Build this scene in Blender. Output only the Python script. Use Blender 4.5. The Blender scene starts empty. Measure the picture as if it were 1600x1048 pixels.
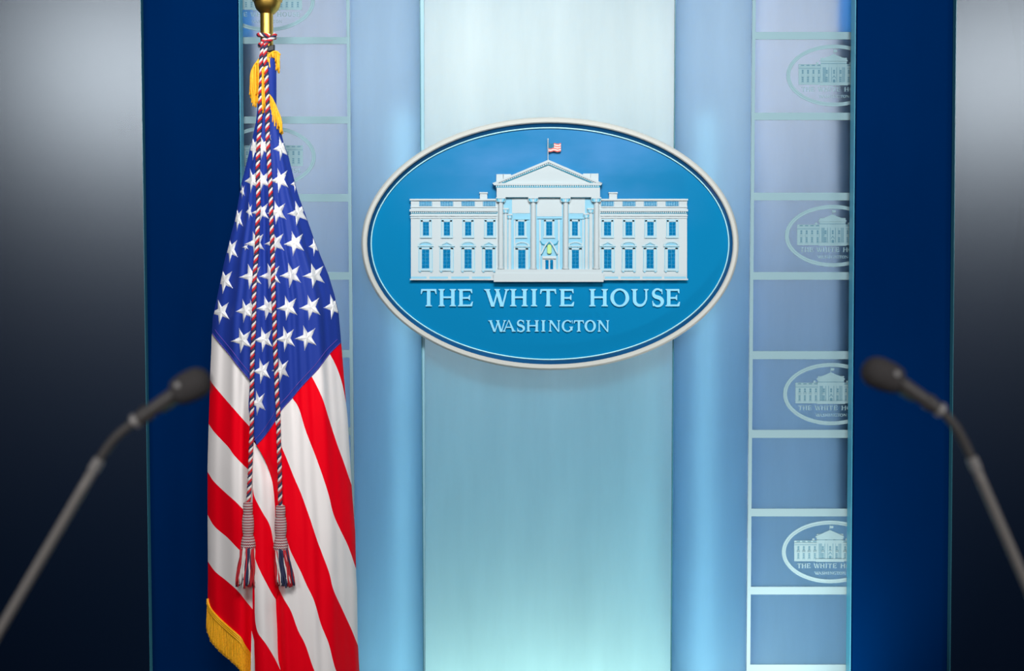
import bpy, math, random
import numpy as np
from mathutils import Vector
from mathutils.geometry import delaunay_2d_cdt

S = bpy.context.scene
COL = S.collection
random.seed(7)

def C(r, g, b, a=1.0):
    def f(c):
        c /= 255.0
        return c / 12.92 if c <= 0.04045 else ((c + 0.055) / 1.055) ** 2.4
    return (f(r), f(g), f(b), a)

# ------------------------------------------------------------------ camera
FPX = 2222.0                    # focal length in pixels of the 1600 px wide frame
D = 3.77                        # camera to glass wall
ZC = 1.50
PITCH = math.radians(2.86)
cam_d = bpy.data.cameras.new('camera')
cam_d.sensor_fit = 'HORIZONTAL'
cam_d.sensor_width = 36.0
cam_d.lens = 36.0 * FPX / 1600.0
cam_d.clip_start = 0.05
cam_d.dof.use_dof = True
cam_d.dof.focus_distance = 3.50
cam_d.dof.aperture_fstop = 4.2
cam = bpy.data.objects.new('camera', cam_d)
cam.location = (0, -D, ZC)
cam.rotation_euler = (math.radians(90) - PITCH, 0, 0)
COL.objects.link(cam)
S.camera = cam

# ------------------------------------------------------------------ world, lamps, exposure
S.view_settings.view_transform = 'Standard'
S.view_settings.look = 'None'
S.view_settings.exposure = 0.0
S.view_settings.gamma = 1.0
S.view_settings.use_curve_mapping = False
try:
    S.cycles.use_denoising = True
    S.cycles.sample_clamp_indirect = 4.0
except Exception:
    pass

W = bpy.data.worlds.new('room_ambient')
S.world = W
W.use_nodes = True
W.node_tree.nodes['Background'].inputs['Color'].default_value = C(190, 205, 225)
W.node_tree.nodes['Background'].inputs['Strength'].default_value = 0.06

def area(name, loc, target, sx, sy, power, color, spread=180):
    l = bpy.data.lights.new(name, 'AREA')
    l.shape = 'RECTANGLE'
    l.size, l.size_y = sx, sy
    l.energy = power
    l.color = color[:3]
    l.spread = math.radians(spread)
    o = bpy.data.objects.new(name, l)
    o.location = loc
    o.rotation_euler = (Vector(target) - Vector(loc)).to_track_quat('-Z', 'Y').to_euler()
    COL.objects.link(o)
    return o

KEY = (0.97, 0.985, 1.0)
# television lights hung from the ceiling over the press seats
area('tv_light_a', (-2.55, -6.4, 2.82), (-0.5, 0, 2.0), 1.3, 0.7, 9.2, KEY, 58)
area('tv_light_b', (3.40, -6.4, 2.82), (0.5, 0, 2.0), 1.3, 0.7, 9.2, KEY, 58)
area('tv_light_c', (0.2, -4.4, 4.0), (0, 0, 2.0), 1.6, 0.8, 30, KEY, 52)
# lamps inside the light box behind the frosted glass
area('lightbox_top_lamp', (0.10, 0.52, 2.06), (0.10, 0.05, 1.96), 1.9, 0.25, 5.0, (1.0, 0.80, 0.60))
area('lightbox_bottom_lamp', (0.10, 0.40, 0.10), (0.10, 0.05, 0.30), 0.9, 0.20, 4.6, (0.62, 1.0, 0.88))
area('lightbox_cyan_fill', (0.10, 0.95, 1.0), (0.10, 0.0, 1.0), 2.2, 1.8, 2.3, (0.02, 0.62, 1.0))  # added cyan fill that lifts the middle of the glass
area('lightbox_tube_left', (-0.289, 0.045, 0.95), (-0.289, 0.0, 0.95), 0.03, 1.9, 0.20, (0.62, 1.0, 0.90))
area('lightbox_tube_right', (0.512, 0.045, 0.95), (0.512, 0.0, 0.95), 0.03, 1.9, 0.20, (0.62, 1.0, 0.90))
# unseen uplights near the floor, added in place of edge lighting in the etching
area('added_uplight_right', (0.70, -0.44, 0.05), (0.70, -0.02, 0.72), 0.26, 0.05, 2.8, (1.0, 0.93, 0.86), 70)
area('added_uplight_left', (-0.60, -0.20, 0.05), (-0.58, -0.02, 1.3), 0.30, 0.05, 1.4, (0.92, 1.0, 0.96), 120)

# ------------------------------------------------------------------ pixel <-> place
CP, SP = math.cos(PITCH), math.sin(PITCH)
def P(px, py, Y):
    a = (px - 800.0) / FPX
    b = (524.0 - py) / FPX
    dy = CP + b * SP
    dz = -SP + b * CP
    t = (Y + D) / dy
    return Vector((a * t, Y, ZC + dz * t))

# ------------------------------------------------------------------ mesh helpers
class MB:
    def __init__(self):
        self.v, self.f, self.m = [], [], []
    def add(self, verts, faces, mi=0):
        o = len(self.v)
        self.v += [Vector(p) for p in verts]
        self.f += [tuple(i + o for i in f) for f in faces]
        self.m += [mi] * len(faces)
    def box(self, x0, x1, y0, y1, z0, z1, mi=0):
        v = [(x, y, z) for x in (x0, x1) for y in (y0, y1) for z in (z0, z1)]
        self.add(v, [(0, 1, 3, 2), (4, 6, 7, 5), (0, 4, 5, 1), (2, 3, 7, 6), (0, 2, 6, 4), (1, 5, 7, 3)], mi)
    def prism(self, pts, yf, yb, mi=0, bevel=0.0):
        """closed outline of world (x, z) points, front face at yf, back at yb; optional chamfer towards the front"""
        n = len(pts)
        area2 = sum(pts[i][0] * pts[(i + 1) % n][1] - pts[(i + 1) % n][0] * pts[i][1] for i in range(n))
        if area2 < 0:
            pts = pts[::-1]
        front = pts
        v = []
        if bevel > 0:
            cx = sum(p[0] for p in pts) / n
            front = []
            for i in range(n):
                p0, p1, p2 = Vector(pts[i - 1]), Vector(pts[i]), Vector(pts[(i + 1) % n])
                d1, d2 = (p1 - p0).normalized(), (p2 - p1).normalized()
                nrm = Vector((-d1.y - d2.y, d1.x + d2.x))
                if nrm.length > 1e-6:
                    nrm.normalize()
                front.append(tuple(p1 + nrm * bevel))
            v += [(p[0], yf, p[1]) for p in front]
            v += [(p[0], yf + bevel, p[1]) for p in pts]
            v += [(p[0], yb, p[1]) for p in pts]
            f = [tuple(range(n)), tuple(range(3 * n - 1, 2 * n - 1, -1))]
            for r in range(2):
                for i in range(n):
                    j = (i + 1) % n
                    f.append((r * n + j, r * n + i, (r + 1) * n + i, (r + 1) * n + j))
        else:
            v += [(p[0], yf, p[1]) for p in pts] + [(p[0], yb, p[1]) for p in pts]
            f = [tuple(range(n)), tuple(range(2 * n - 1, n - 1, -1))]
            for i in range(n):
                j = (i + 1) % n
                f.append((j, i, n + i, n + j))
        self.add(v, f, mi)
    def tube(self, path, radii, n=8, mi=0, caps=True):
        path = [Vector(p) for p in path]
        k = len(path)
        if not hasattr(radii, '__len__'):
            radii = [radii] * k
        o = len(self.v)
        t0 = (path[1] - path[0]).normalized()
        ref = Vector((0, 1, 0)) if abs(t0.y) < 0.9 else Vector((1, 0, 0))
        nrm = t0.cross(ref).normalized()
        for i in range(k):
            t = (path[min(i + 1, k - 1)] - path[max(i - 1, 0)]).normalized()
            nrm = (nrm - t * nrm.dot(t)).normalized()
            bi = t.cross(nrm)
            for j in range(n):
                a = 2 * math.pi * j / n
                self.v.append(path[i] + (nrm * math.cos(a) + bi * math.sin(a)) * radii[i])
        for i in range(k - 1):
            for j in range(n):
                j2 = (j + 1) % n
                self.f.append((o + i * n + j, o + i * n + j2, o + (i + 1) * n + j2, o + (i + 1) * n + j))
                self.m.append(mi)
        if caps:
            self.f.append(tuple(o + j for j in range(n - 1, -1, -1))); self.m.append(mi)
            self.f.append(tuple(o + (k - 1) * n + j for j in range(n))); self.m.append(mi)
    def lathe(self, origin, axis, prof, n=32, mi=0):
        """prof: list of (distance along axis, radius)"""
        axis = Vector(axis).normalized()
        origin = Vector(origin)
        ref = Vector((0, 1, 0)) if abs(axis.y) < 0.9 else Vector((1, 0, 0))
        a1 = axis.cross(ref).normalized()
        a2 = axis.cross(a1)
        o = len(self.v)
        for (h, r) in prof:
            for j in range(n):
                a = 2 * math.pi * j / n
                self.v.append(origin + axis * h + (a1 * math.cos(a) + a2 * math.sin(a)) * max(r, 1e-5))
        for i in range(len(prof) - 1):
            for j in range(n):
                j2 = (j + 1) % n
                self.f.append((o + i * n + j, o + i * n + j2, o + (i + 1) * n + j2, o + (i + 1) * n + j))
                self.m.append(mi)
        self.f.append(tuple(o + j for j in range(n - 1, -1, -1))); self.m.append(mi)
        self.f.append(tuple(o + (len(prof) - 1) * n + j for j in range(n))); self.m.append(mi)
    def build(self, name, mats, parent=None, smooth=False, loc=None):
        if not isinstance(mats, (list, tuple)):
            mats = [mats]
        root = Vector((0, 0, 0))
        if loc is not None:
            root = Vector(loc)
        elif parent is not None:
            q = parent
            while q is not None:
                root += q.location
                q = q.parent
        me = bpy.data.meshes.new(name)
        me.from_pydata([tuple(p - root) for p in self.v], [], self.f)
        for mt in mats:
            me.materials.append(mt)
        if len(mats) > 1:
            me.polygons.foreach_set('material_index', self.m)
        me.update()
        if smooth is True:
            me.polygons.foreach_set('use_smooth', [True] * len(me.polygons))
        elif smooth:
            me.shade_auto_smooth(use_auto_smooth=True, angle=smooth) if hasattr(me, 'shade_auto_smooth') else me.set_sharp_from_angle(angle=smooth)
            me.polygons.foreach_set('use_smooth', [True] * len(me.polygons))
            me.set_sharp_from_angle(angle=smooth)
        o = bpy.data.objects.new(name, me)
        if loc is not None:
            o.location = loc
        if parent is not None:
            o.parent = parent
        COL.objects.link(o)
        return o

def tag(o, label=None, cat=None, group=None, kind=None):
    if label: o['label'] = label
    if cat: o['category'] = cat
    if group: o['group'] = group
    if kind: o['kind'] = kind
    return o

def thing(name, loc, label, cat, group=None):
    o = bpy.data.objects.new(name, None)
    o.empty_display_size = 0.1
    o.location = loc
    COL.objects.link(o)
    return tag(o, label, cat, group)

def XZ(pts, Y):
    r = []
    for p in pts:
        q = P(p[0], p[1], Y)
        r.append((q.x, q.z))
    return r

def smooth_curve(pts, step=3.0):
    """Catmull-Rom through pts, resampled about every step pixels"""
    pts = [np.array(p, float) for p in pts]
    if len(pts) == 2:
        n = max(1, int(np.linalg.norm(pts[1] - pts[0]) / step))
        return [tuple(pts[0] + (pts[1] - pts[0]) * i / n) for i in range(n + 1)]
    ext = [2 * pts[0] - pts[1]] + pts + [2 * pts[-1] - pts[-2]]
    out = []
    for i in range(1, len(ext) - 2):
        p0, p1, p2, p3 = ext[i - 1:i + 3]
        n = max(1, int(np.linalg.norm(p2 - p1) / step))
        for k in range(n):
            t = k / n
            out.append(tuple(0.5 * ((2 * p1) + (-p0 + p2) * t + (2 * p0 - 5 * p1 + 4 * p2 - p3) * t * t
                                    + (-p0 + 3 * p1 - 3 * p2 + p3) * t ** 3)))
    out.append(tuple(pts[-1]))
    return out

# ------------------------------------------------------------------ materials
def mat(name, color, rough=0.5, metal=0.0, spec=0.5, sheen=0.0, coat=0.0, noise=None, bump=None, trans=0.0, emit=None):
    m = bpy.data.materials.new(name)
    m.use_nodes = True
    nt = m.node_tree
    b = nt.nodes['Principled BSDF']
    b.inputs['Base Color'].default_value = color
    b.inputs['Roughness'].default_value = rough
    b.inputs['Metallic'].default_value = metal
    b.inputs['Specular IOR Level'].default_value = spec
    b.inputs['Sheen Weight'].default_value = sheen
    b.inputs['Coat Weight'].default_value = coat
    b.inputs['Transmission Weight'].default_value = trans
    if noise:
        scale, amount, stretch = noise
        tc = nt.nodes.new('ShaderNodeTexCoord')
        mp = nt.nodes.new('ShaderNodeMapping')
        mp.inputs['Scale'].default_value = stretch
        nz = nt.nodes.new('ShaderNodeTexNoise')
        nz.inputs['Scale'].default_value = scale
        nz.inputs['Detail'].default_value = 4
        cr = nt.nodes.new('ShaderNodeMapRange')
        cr.inputs['From Min'].default_value = 0.3
        cr.inputs['From Max'].default_value = 0.7
        cr.inputs['To Min'].default_value = 1 - amount
        cr.inputs['To Max'].default_value = 1 + amount
        mx = nt.nodes.new('ShaderNodeMix')
        mx.data_type = 'RGBA'
        mx.blend_type = 'MULTIPLY'
        mx.inputs['Factor'].default_value = 1.0
        mx.inputs['A'].default_value = color
        nt.links.new(tc.outputs['Object'], mp.inputs['Vector'])
        nt.links.new(mp.outputs['Vector'], nz.inputs['Vector'])
        nt.links.new(nz.outputs['Fac'], cr.inputs['Value'])
        nt.links.new(cr.outputs['Result'], mx.inputs['B'])
        nt.links.new(mx.outputs['Result'], b.inputs['Base Color'])
    if bump:
        scale, strength, dist = bump
        tc = nt.nodes.new('ShaderNodeTexCoord')
        nz = nt.nodes.new('ShaderNodeTexNoise')
        nz.inputs['Scale'].default_value = scale
        nz.inputs['Detail'].default_value = 3
        bp = nt.nodes.new('ShaderNodeBump')
        bp.inputs['Strength'].default_value = strength
        bp.inputs['Distance'].default_value = dist
        nt.links.new(tc.outputs['Object'], nz.inputs['Vector'])
        nt.links.new(nz.outputs['Fac'], bp.inputs['Height'])
        nt.links.new(bp.outputs['Normal'], b.inputs['Normal'])
    return m

def frosted(name, tcol, dcol, gloss=0.014, rough=0.35, streak=0.09):
    """frosted glass: light from behind scatters through, a little front light comes back"""
    m = bpy.data.materials.new(name)
    m.use_nodes = True
    nt = m.node_tree
    nt.nodes.remove(nt.nodes['Principled BSDF'])
    out = nt.nodes['Material Output']
    tr = nt.nodes.new('ShaderNodeBsdfTranslucent')
    df = nt.nodes.new('ShaderNodeBsdfDiffuse')
    gl = nt.nodes.new('ShaderNodeBsdfGlossy')
    gl.inputs['Roughness'].default_value = rough
    df.inputs['Color'].default_value = dcol
    tc = nt.nodes.new('ShaderNodeTexCoord')
    mp = nt.nodes.new('ShaderNodeMapping')
    mp.inputs['Scale'].default_value = (3.6, 3.6, 0.55)
    mp.inputs['Rotation'].default_value = (0, 0.25, 0)
    nz = nt.nodes.new('ShaderNodeTexNoise')
    nz.inputs['Scale'].default_value = 1.6
    nz.inputs['Detail'].default_value = 6
    nz.inputs['Roughness'].default_value = 0.6
    mr = nt.nodes.new('ShaderNodeMapRange')
    mr.inputs['From Min'].default_value = 0.25
    mr.inputs['From Max'].default_value = 0.75
    mr.inputs['To Min'].default_value = 1 - streak
    mr.inputs['To Max'].default_value = 1 + streak
    mx = nt.nodes.new('ShaderNodeMix')
    mx.data_type = 'RGBA'
    mx.blend_type = 'MULTIPLY'
    mx.inputs['Factor'].default_value = 1.0
    mx.inputs['A'].default_value = tcol
    a1 = nt.nodes.new('ShaderNodeAddShader')
    ms = nt.nodes.new('ShaderNodeMixShader')
    ms.inputs['Fac'].default_value = gloss
    L = nt.links.new
    L(tc.outputs['Object'], mp.inputs['Vector'])
    L(mp.outputs['Vector'], nz.inputs['Vector'])
    L(nz.outputs['Fac'], mr.inputs['Value'])
    L(mr.outputs['Result'], mx.inputs['B'])
    L(mx.outputs['Result'], tr.inputs['Color'])
    L(tr.outputs[0], a1.inputs[0])
    L(df.outputs[0], a1.inputs[1])
    L(a1.outputs[0], ms.inputs[1])
    L(gl.outputs[0], ms.inputs[2])
    L(ms.outputs[0], out.inputs['Surface'])
    return m

M = {}
M['floor'] = mat('navy_carpet', C(20, 30, 52), 0.95, bump=(400, 0.4, 0.004))
M['wall'] = mat('lightbox_paint', C(215, 225, 232), 0.8)
M['center_glass'] = frosted('center_frosted_glass', C(230, 236, 238), C(22, 66, 80))
M['side_glass'] = frosted('side_frosted_glass', C(201, 221, 238), C(13, 40, 60))
M['etched_glass'] = frosted('etched_glass_pane', C(219, 229, 243), C(16, 40, 58))
M['etch'] = mat('sandblasted_etch', C(130, 160, 168), 0.6, spec=0.2)
M['etch_dark'] = mat('etch_line', C(84, 124, 140), 0.6, spec=0.2)
M['glass_edge'] = mat('green_glass_edge', C(52, 112, 124), 0.25)
M['return_glass'] = mat('teal_return_glass', C(70, 160, 185), 0.4)
M['pale_edge'] = mat('pale_glass_edge', C(128, 172, 186), 0.4)
M['velvet'] = mat('navy_velvet', C(0, 33, 78), 0.9, spec=0.0, sheen=0.0, noise=(2.5, 0.12, (1, 1, 0.4)), bump=(900, 0.3, 0.002))
M['satin_navy'] = mat('satin_navy_glass', C(0, 16, 38), 0.262, spec=0.85, coat=0.0)
M['satin_navy'].node_tree.nodes['Principled BSDF'].inputs['Specular Tint'].default_value = (0.84, 0.93, 1.0, 1)
M['blocker'] = mat('dark_blocker', C(24, 23, 21), 0.8, spec=0.1)  # for the added strips that block the backlight
M['gel'] = frosted('blue_gel', C(120, 196, 228), C(20, 70, 110))  # added sheet that tints the backlight blue

# ------------------------------------------------------------------ setting
m = MB(); m.box(-4, 4, -8, 1.0, -0.1, 0.0)
tag(m.build('floor', M['floor']), kind='structure')
m = MB(); m.box(-1.15, 1.45, 1.0, 1.05, 0.0, 2.75)
tag(m.build('wall_back', M['wall']), kind='structure')

def slab(mb, tl, tr, bl, br, yf, th, mi=0, ref=None):
    """upright panel through four pixel corners of its front face"""
    mb.prism(XZ([tl, tr, br, bl], yf if ref is None else ref), yf, yf + th, mi)

TOP, BOT = -150, 1260           # the panels run on above and below the frame
def xa(x0, x1, y):              # edge x at height y from its x at y=5 and y=1043
    return x0 + (x1 - x0) * (y - 5.0) / 1038.0
def panel_quad(l, r):
    return ((xa(*l, TOP), TOP), (xa(*r, TOP), TOP), (xa(*l, BOT), BOT), (xa(*r, BOT), BOT))

def base_of(l, r, Y):
    a = (xa(*l, 524) + xa(*r, 524)) / 2
    return Vector((P(a, 524, Y).x, Y, P(a, BOT, Y).z))

# backlit frosted panels
def frosted_panel(l, r, Y, th, glass, edge_sides, label):
    t = thing('frosted_glass_panel', base_of(l, r, Y), label, 'glass panel', 'backlit frosted panels of the stage wall')
    mb = MB(); slab(mb, *panel_quad(l, r), Y, th)
    mb.build('pane', glass, t)
    for s, e in edge_sides:
        mb = MB()
        q = [(e[0][0], e[0][1]), (e[1][0], e[1][1])]
        slab(mb, *panel_quad(*e), Y - 0.001, th + 0.002)
        mb.build('polished_edge', M['pale_edge'] if s else M['glass_edge'], t)
    return t

YC, YS, YE = 0.05, 0.0, -0.02
frosted_panel((655, 655), (1062, 1056), YC, 0.012, M['center_glass'], [],
              'wide pale frosted glass panel directly behind the oval sign')
frosted_panel((547, 556), (656.5, 662), YS, 0.012, M['side_glass'],
              [(0, ((655.6, 661.4), (656.9, 662.4))), (1, ((656.9, 662.4), (662.5, 664.3)))],
              'narrow blue frosted glass panel between the oval sign and the flag')
frosted_panel((1056, 1049.5), (1176, 1166), YS, 0.012, M['side_glass'],
              [(0, ((1054.7, 1048.2), (1056, 1049.5)))],
              'narrow blue frosted glass panel between the oval sign and the half hidden emblems')

# ------------------------------------------------------------------ lettering (raised roman capitals)
def ell(cx, cy, rx, ry, a0, a1, n):
    return [(cx + rx * math.cos(math.radians(a0 + (a1 - a0) * i / n)), cy + ry * math.sin(math.radians(a0 + (a1 - a0) * i / n))) for i in range(n + 1)]

def stroke(path, widths):
    """polygon quads around a centre line with widths"""
    L, R = [], []
    n = len(path)
    for i in range(n):
        a, b = path[max(i - 1, 0)], path[min(i + 1, n - 1)]
        dx, dy = b[0] - a[0], b[1] - a[1]
        l = math.hypot(dx, dy) or 1
        w = widths[i] / 2
        L.append((path[i][0] - dy / l * w, path[i][1] + dx / l * w))
        R.append((path[i][0] + dy / l * w, path[i][1] - dx / l * w))
    return L + R[::-1]

def glyph(ch, w):
    """list of outlines, height 1, width w, y up"""
    T, t, s = 0.20, 0.105, 0.06
    def serif(x0, x1, y, up):
        d = s if up else -s
        e = 0.085
        return [(x0 - e, y), (x1 + e, y), (x1 + e, y + d * 0.55), (x1, y + d * 1.7), (x0, y + d * 1.7), (x0 - e, y + d * 0.55)]
    def stem(x0, x1, bot=True, top=True):
        r = [[(x0, 0), (x1, 0), (x1, 1), (x0, 1)]]
        if bot: r.append(serif(x0, x1, 0, True))
        if top: r.append(serif(x0, x1, 1, False))
        return r
    if ch == 'I':
        return stem(w / 2 - T / 2, w / 2 + T / 2)
    if ch == 'H':
        e = 0.085
        return stem(e, e + T) + stem(w - e - T, w - e) + [[(e + T - .01, 0.47), (w - e - T + .01, 0.47), (w - e - T + .01, 0.47 + t), (e + T - .01, 0.47 + t)]]
    if ch == 'T':
        c = w / 2
        return stem(c - T / 2, c + T / 2, True, False) + [[(0.02, 1), (0, 0.72), (0.05, 0.72), (0.12, 1 - t), (w - 0.12, 1 - t), (w - 0.05, 0.72), (w, 0.72), (w - 0.02, 1)]]
    if ch == 'E':
        e = 0.085
        x = e + T - .01
        return stem(e, e + T) + [
            [(x, 1), (x, 1 - t), (w - 0.15, 1 - t), (w - 0.09, 0.76), (w - 0.04, 0.76), (w - 0.05, 1)],
            [(x, 0.54), (x, 0.54 - t), (w - 0.27, 0.54 - t), (w - 0.21, 0.36), (w - 0.17, 0.36), (w - 0.17, 0.66), (w - 0.21, 0.66), (w - 0.27, 0.54)],
            [(x, 0), (x, t), (w - 0.17, t), (w - 0.05, 0.27), (w, 0.26), (w - 0.05, 0)]]
    if ch == 'W':
        q = w
        def diag(xt, xb, th):
            return [(xt - th / 2, 1), (xt + th / 2, 1), (xb + th / 2, -0.02), (xb - th / 2, -0.02)]
        x1, x2, x3, x4, x5 = 0.13, 0.34 * q, 0.55 * q, 0.72 * q, q - 0.1
        return [diag(x1, x2, T), diag(x3 + 0.02, x2 + 0.02, t), diag(x3 - 0.06, x4, T), diag(x5, x4 + 0.03, t),
                serif(x1 - T / 2, x1 + T / 2, 1, False), serif(x3 - 0.12, x3 + 0.04, 1, False), serif(x5 - t / 2, x5 + t / 2, 1, False)]
    if ch == 'A':
        a = w * 0.5
        return [[(a - 0.03, 1.02), (a + 0.03, 1.02), (0.14 + t, 0), (0.14, 0)], [(a - 0.05, 1.02), (a + 0.06, 1.02), (w - 0.08, 0), (w - 0.08 - T * 1.1, 0)],
                [(w * 0.28, 0.33), (w * 0.72, 0.33), (w * 0.7, 0.33 + t), (w * 0.3, 0.33 + t)], serif(0.13, 0.15 + t, 0, True), serif(w - 0.08 - T, w - 0.08, 0, True)]
    if ch == 'N':
        x0, x1 = 0.13, w - 0.13
        return [[(x0, 0), (x0 + t, 0), (x0 + t, 1), (x0, 1)], [(x1 - t, 0), (x1, 0), (x1, 1), (x1 - t, 1)],
                [(x0 - 0.06, 1), (x0 + T * 0.95, 1), (x1, -0.02), (x1 - T * 0.6, -0.02)],
                serif(x0, x0 + t, 0, True), serif(x1 - t, x1, 1, False), [(x0 - 0.12, 1), (x0 + .06, 1), (x0 + .06, 0.93), (x0 - 0.12, 0.965)]]
    if ch == 'U':
        e = 0.085
        x0, x1 = e, w - e - 0.02
        cx = (x0 + x1) / 2
        path = [(x0 + T / 2, 1), (x0 + T / 2, 0.42)] + ell(cx, 0.36, cx - x0 - T / 2, 0.31, 180, 360, 14)[1:] + [(x1 - t / 2, 1)]
        path[-2] = (x1 - t / 2, 0.40)
        wd = [T, T] + [T + (t - T) * (i / 13) for i in range(14)] + [t]
        return [stroke(path, wd), serif(x0, x0 + T, 1, False), serif(x1 - t, x1, 1, False)]
    if ch == 'O':
        n = 40
        o = ell(w / 2, 0.5, w / 2, 0.53, 0, 360, n)[:-1]
        i_ = ell(w / 2, 0.5, w / 2 - T * 1.05, 0.53 - t, 0, 360, n)[:-1]
        return [[o[k], o[(k + 1) % n], i_[(k + 1) % n], i_[k]] for k in range(n)]
    if ch == 'G':
        n = 30
        o = ell(w * 0.5, 0.5, w * 0.5, 0.53, 48, 318, n)
        i_ = ell(w * 0.5, 0.5, w * 0.5 - T, 0.53 - t, 42, 322, n)
        r = [[o[k], o[k + 1], i_[k + 1], i_[k]] for k in range(n)]
        return r + [[(w - 0.08 - T, 0.08), (w - 0.08, 0.12), (w - 0.08, 0.44), (w - 0.08 - T, 0.44)], serif(w - 0.08 - T, w - 0.1, 0.44, False),
                    [(w - 0.14, 1.0), (w - 0.08, 1.0), (w - 0.07, 0.7), (w - 0.11, 0.7)]]
    if ch == 'S':
        top = ell(w * 0.5, 0.76, w * 0.36, 0.235, 30, 250, 14)
        bot = ell(w * 0.5, 0.26, w * 0.38, 0.25, 80, -160, 16)
        path = top[:-1] + bot[1:]
        n = len(path)
        wd = [t + (T * 1.15 - t) * math.exp(-((i - n / 2) / (n * 0.2)) ** 2) for i in range(n)]
        return [stroke(path, wd), [(w * 0.80, 1.0), (w * 0.88, 1.0), (w * 0.9, 0.7), (w * 0.83, 0.7)], [(w * 0.04, 0.32), (w * 0.12, 0.32), (w * 0.2, 0.0), (w * 0.1, 0.0)]]
    return []

LINE1 = [('T', 62, 150), ('H', 160, 258), ('E', 268, 352), ('W', 418, 550), ('H', 558, 657), ('I', 668, 715), ('T', 725, 815),
         ('E', 832, 915), ('H', 998, 1102), ('O', 1115, 1220), ('U', 1232, 1330), ('S', 1345, 1412), ('E', 1422, 1503)]
LINE2 = [('W', 440, 535), ('A', 512, 590), ('S', 595, 640), ('H', 648, 718), ('I', 728, 758), ('N', 770, 840), ('G', 845, 910),
         ('T', 913, 968), ('O', 972, 1035), ('N', 1042, 1112)]
LETTERS = [(c, 640 + a / 3.5556, 640 + b / 3.5556, 451.5, 478.5) for c, a, b in LINE1] + \
          [(c, 640 + a / 3.5556, 640 + b / 3.5556, 500.3, 518.0) for c, a, b in LINE2]

def letter_outlines(c, x0, x1, yt, yb):
    h = yb - yt
    return [[(x0 + p[0] * h, yb - p[1] * h) for p in poly] for poly in glyph(c, (x1 - x0) / h)]

# ------------------------------------------------------------------ oval sign with the mansion relief
SCX, SCY = 859.4, 380.6
def oval(a, b, n=120, cx=SCX, cy=SCY):
    return [(cx + a * math.cos(2 * math.pi * i / n), cy + b * math.sin(2 * math.pi * i / n)) for i in range(n)]

def rings(mb, prof, cx=SCX, cy=SCY, n=128, mi=0):
    """sweep of (a, b, Y) ellipses, each to the next"""
    o = len(mb.v)
    for (a, b, Y) in prof:
        q = oval(a, b, n, cx, cy)
        for p in q:
            w = P(p[0], p[1], Y)
            mb.v.append(w)
    for k in range(len(prof) - 1):
        for i in range(n):
            j = (i + 1) % n
            mb.f.append((o + k * n + i, o + k * n + j, o + (k + 1) * n + j, o + (k + 1) * n + i))
            mb.m.append(mi)

def px_rect(x0, y0, x1, y1):
    return [(x0, y0), (x1, y0), (x1, y1), (x0, y1)]

M['sign_white'] = mat('sign_frame_paint', C(186, 187, 180), 0.5, spec=0.2)
M['sign_dark'] = mat('sign_bevel_glass', C(16, 70, 112), 0.12, spec=0.8, noise=(3, 0.3, (1, 1, 1)))
M['sign_line'] = mat('sign_inner_bead', C(170, 222, 228), 0.3)
M['relief'] = mat('relief_ivory', C(180, 191, 193), 0.6, spec=0.15)
M['relief_cyan'] = mat('relief_cyan_tint', C(132, 184, 204), 0.6, spec=0.1)
M['relief_tint'] = mat('relief_frame_tint', C(166, 192, 199), 0.6, spec=0.1)
M['relief_line'] = mat('relief_teal_ink', C(58, 146, 172), 0.6, spec=0.1)
M['pane_blue'] = mat('pane_blue_paint', C(0, 104, 150), 0.6, spec=0.05, noise=(260, 0.25, (1, 1, 1)))
M['muntin'] = mat('muntin_light_blue', C(70, 160, 200), 0.6, spec=0.1)
M['letter'] = mat('letter_pale_blue', C(128, 197, 222), 0.4)
M['lantern'] = mat('lantern_yellow_green', C(170, 205, 130), 0.5)
M['mini_red'] = mat('mini_flag_red', C(214, 110, 96), 0.6)
M['mini_white'] = mat('mini_flag_white', C(222, 210, 206), 0.6)
M['mini_blue'] = mat('mini_flag_blue', C(30, 110, 140), 0.6)

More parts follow.
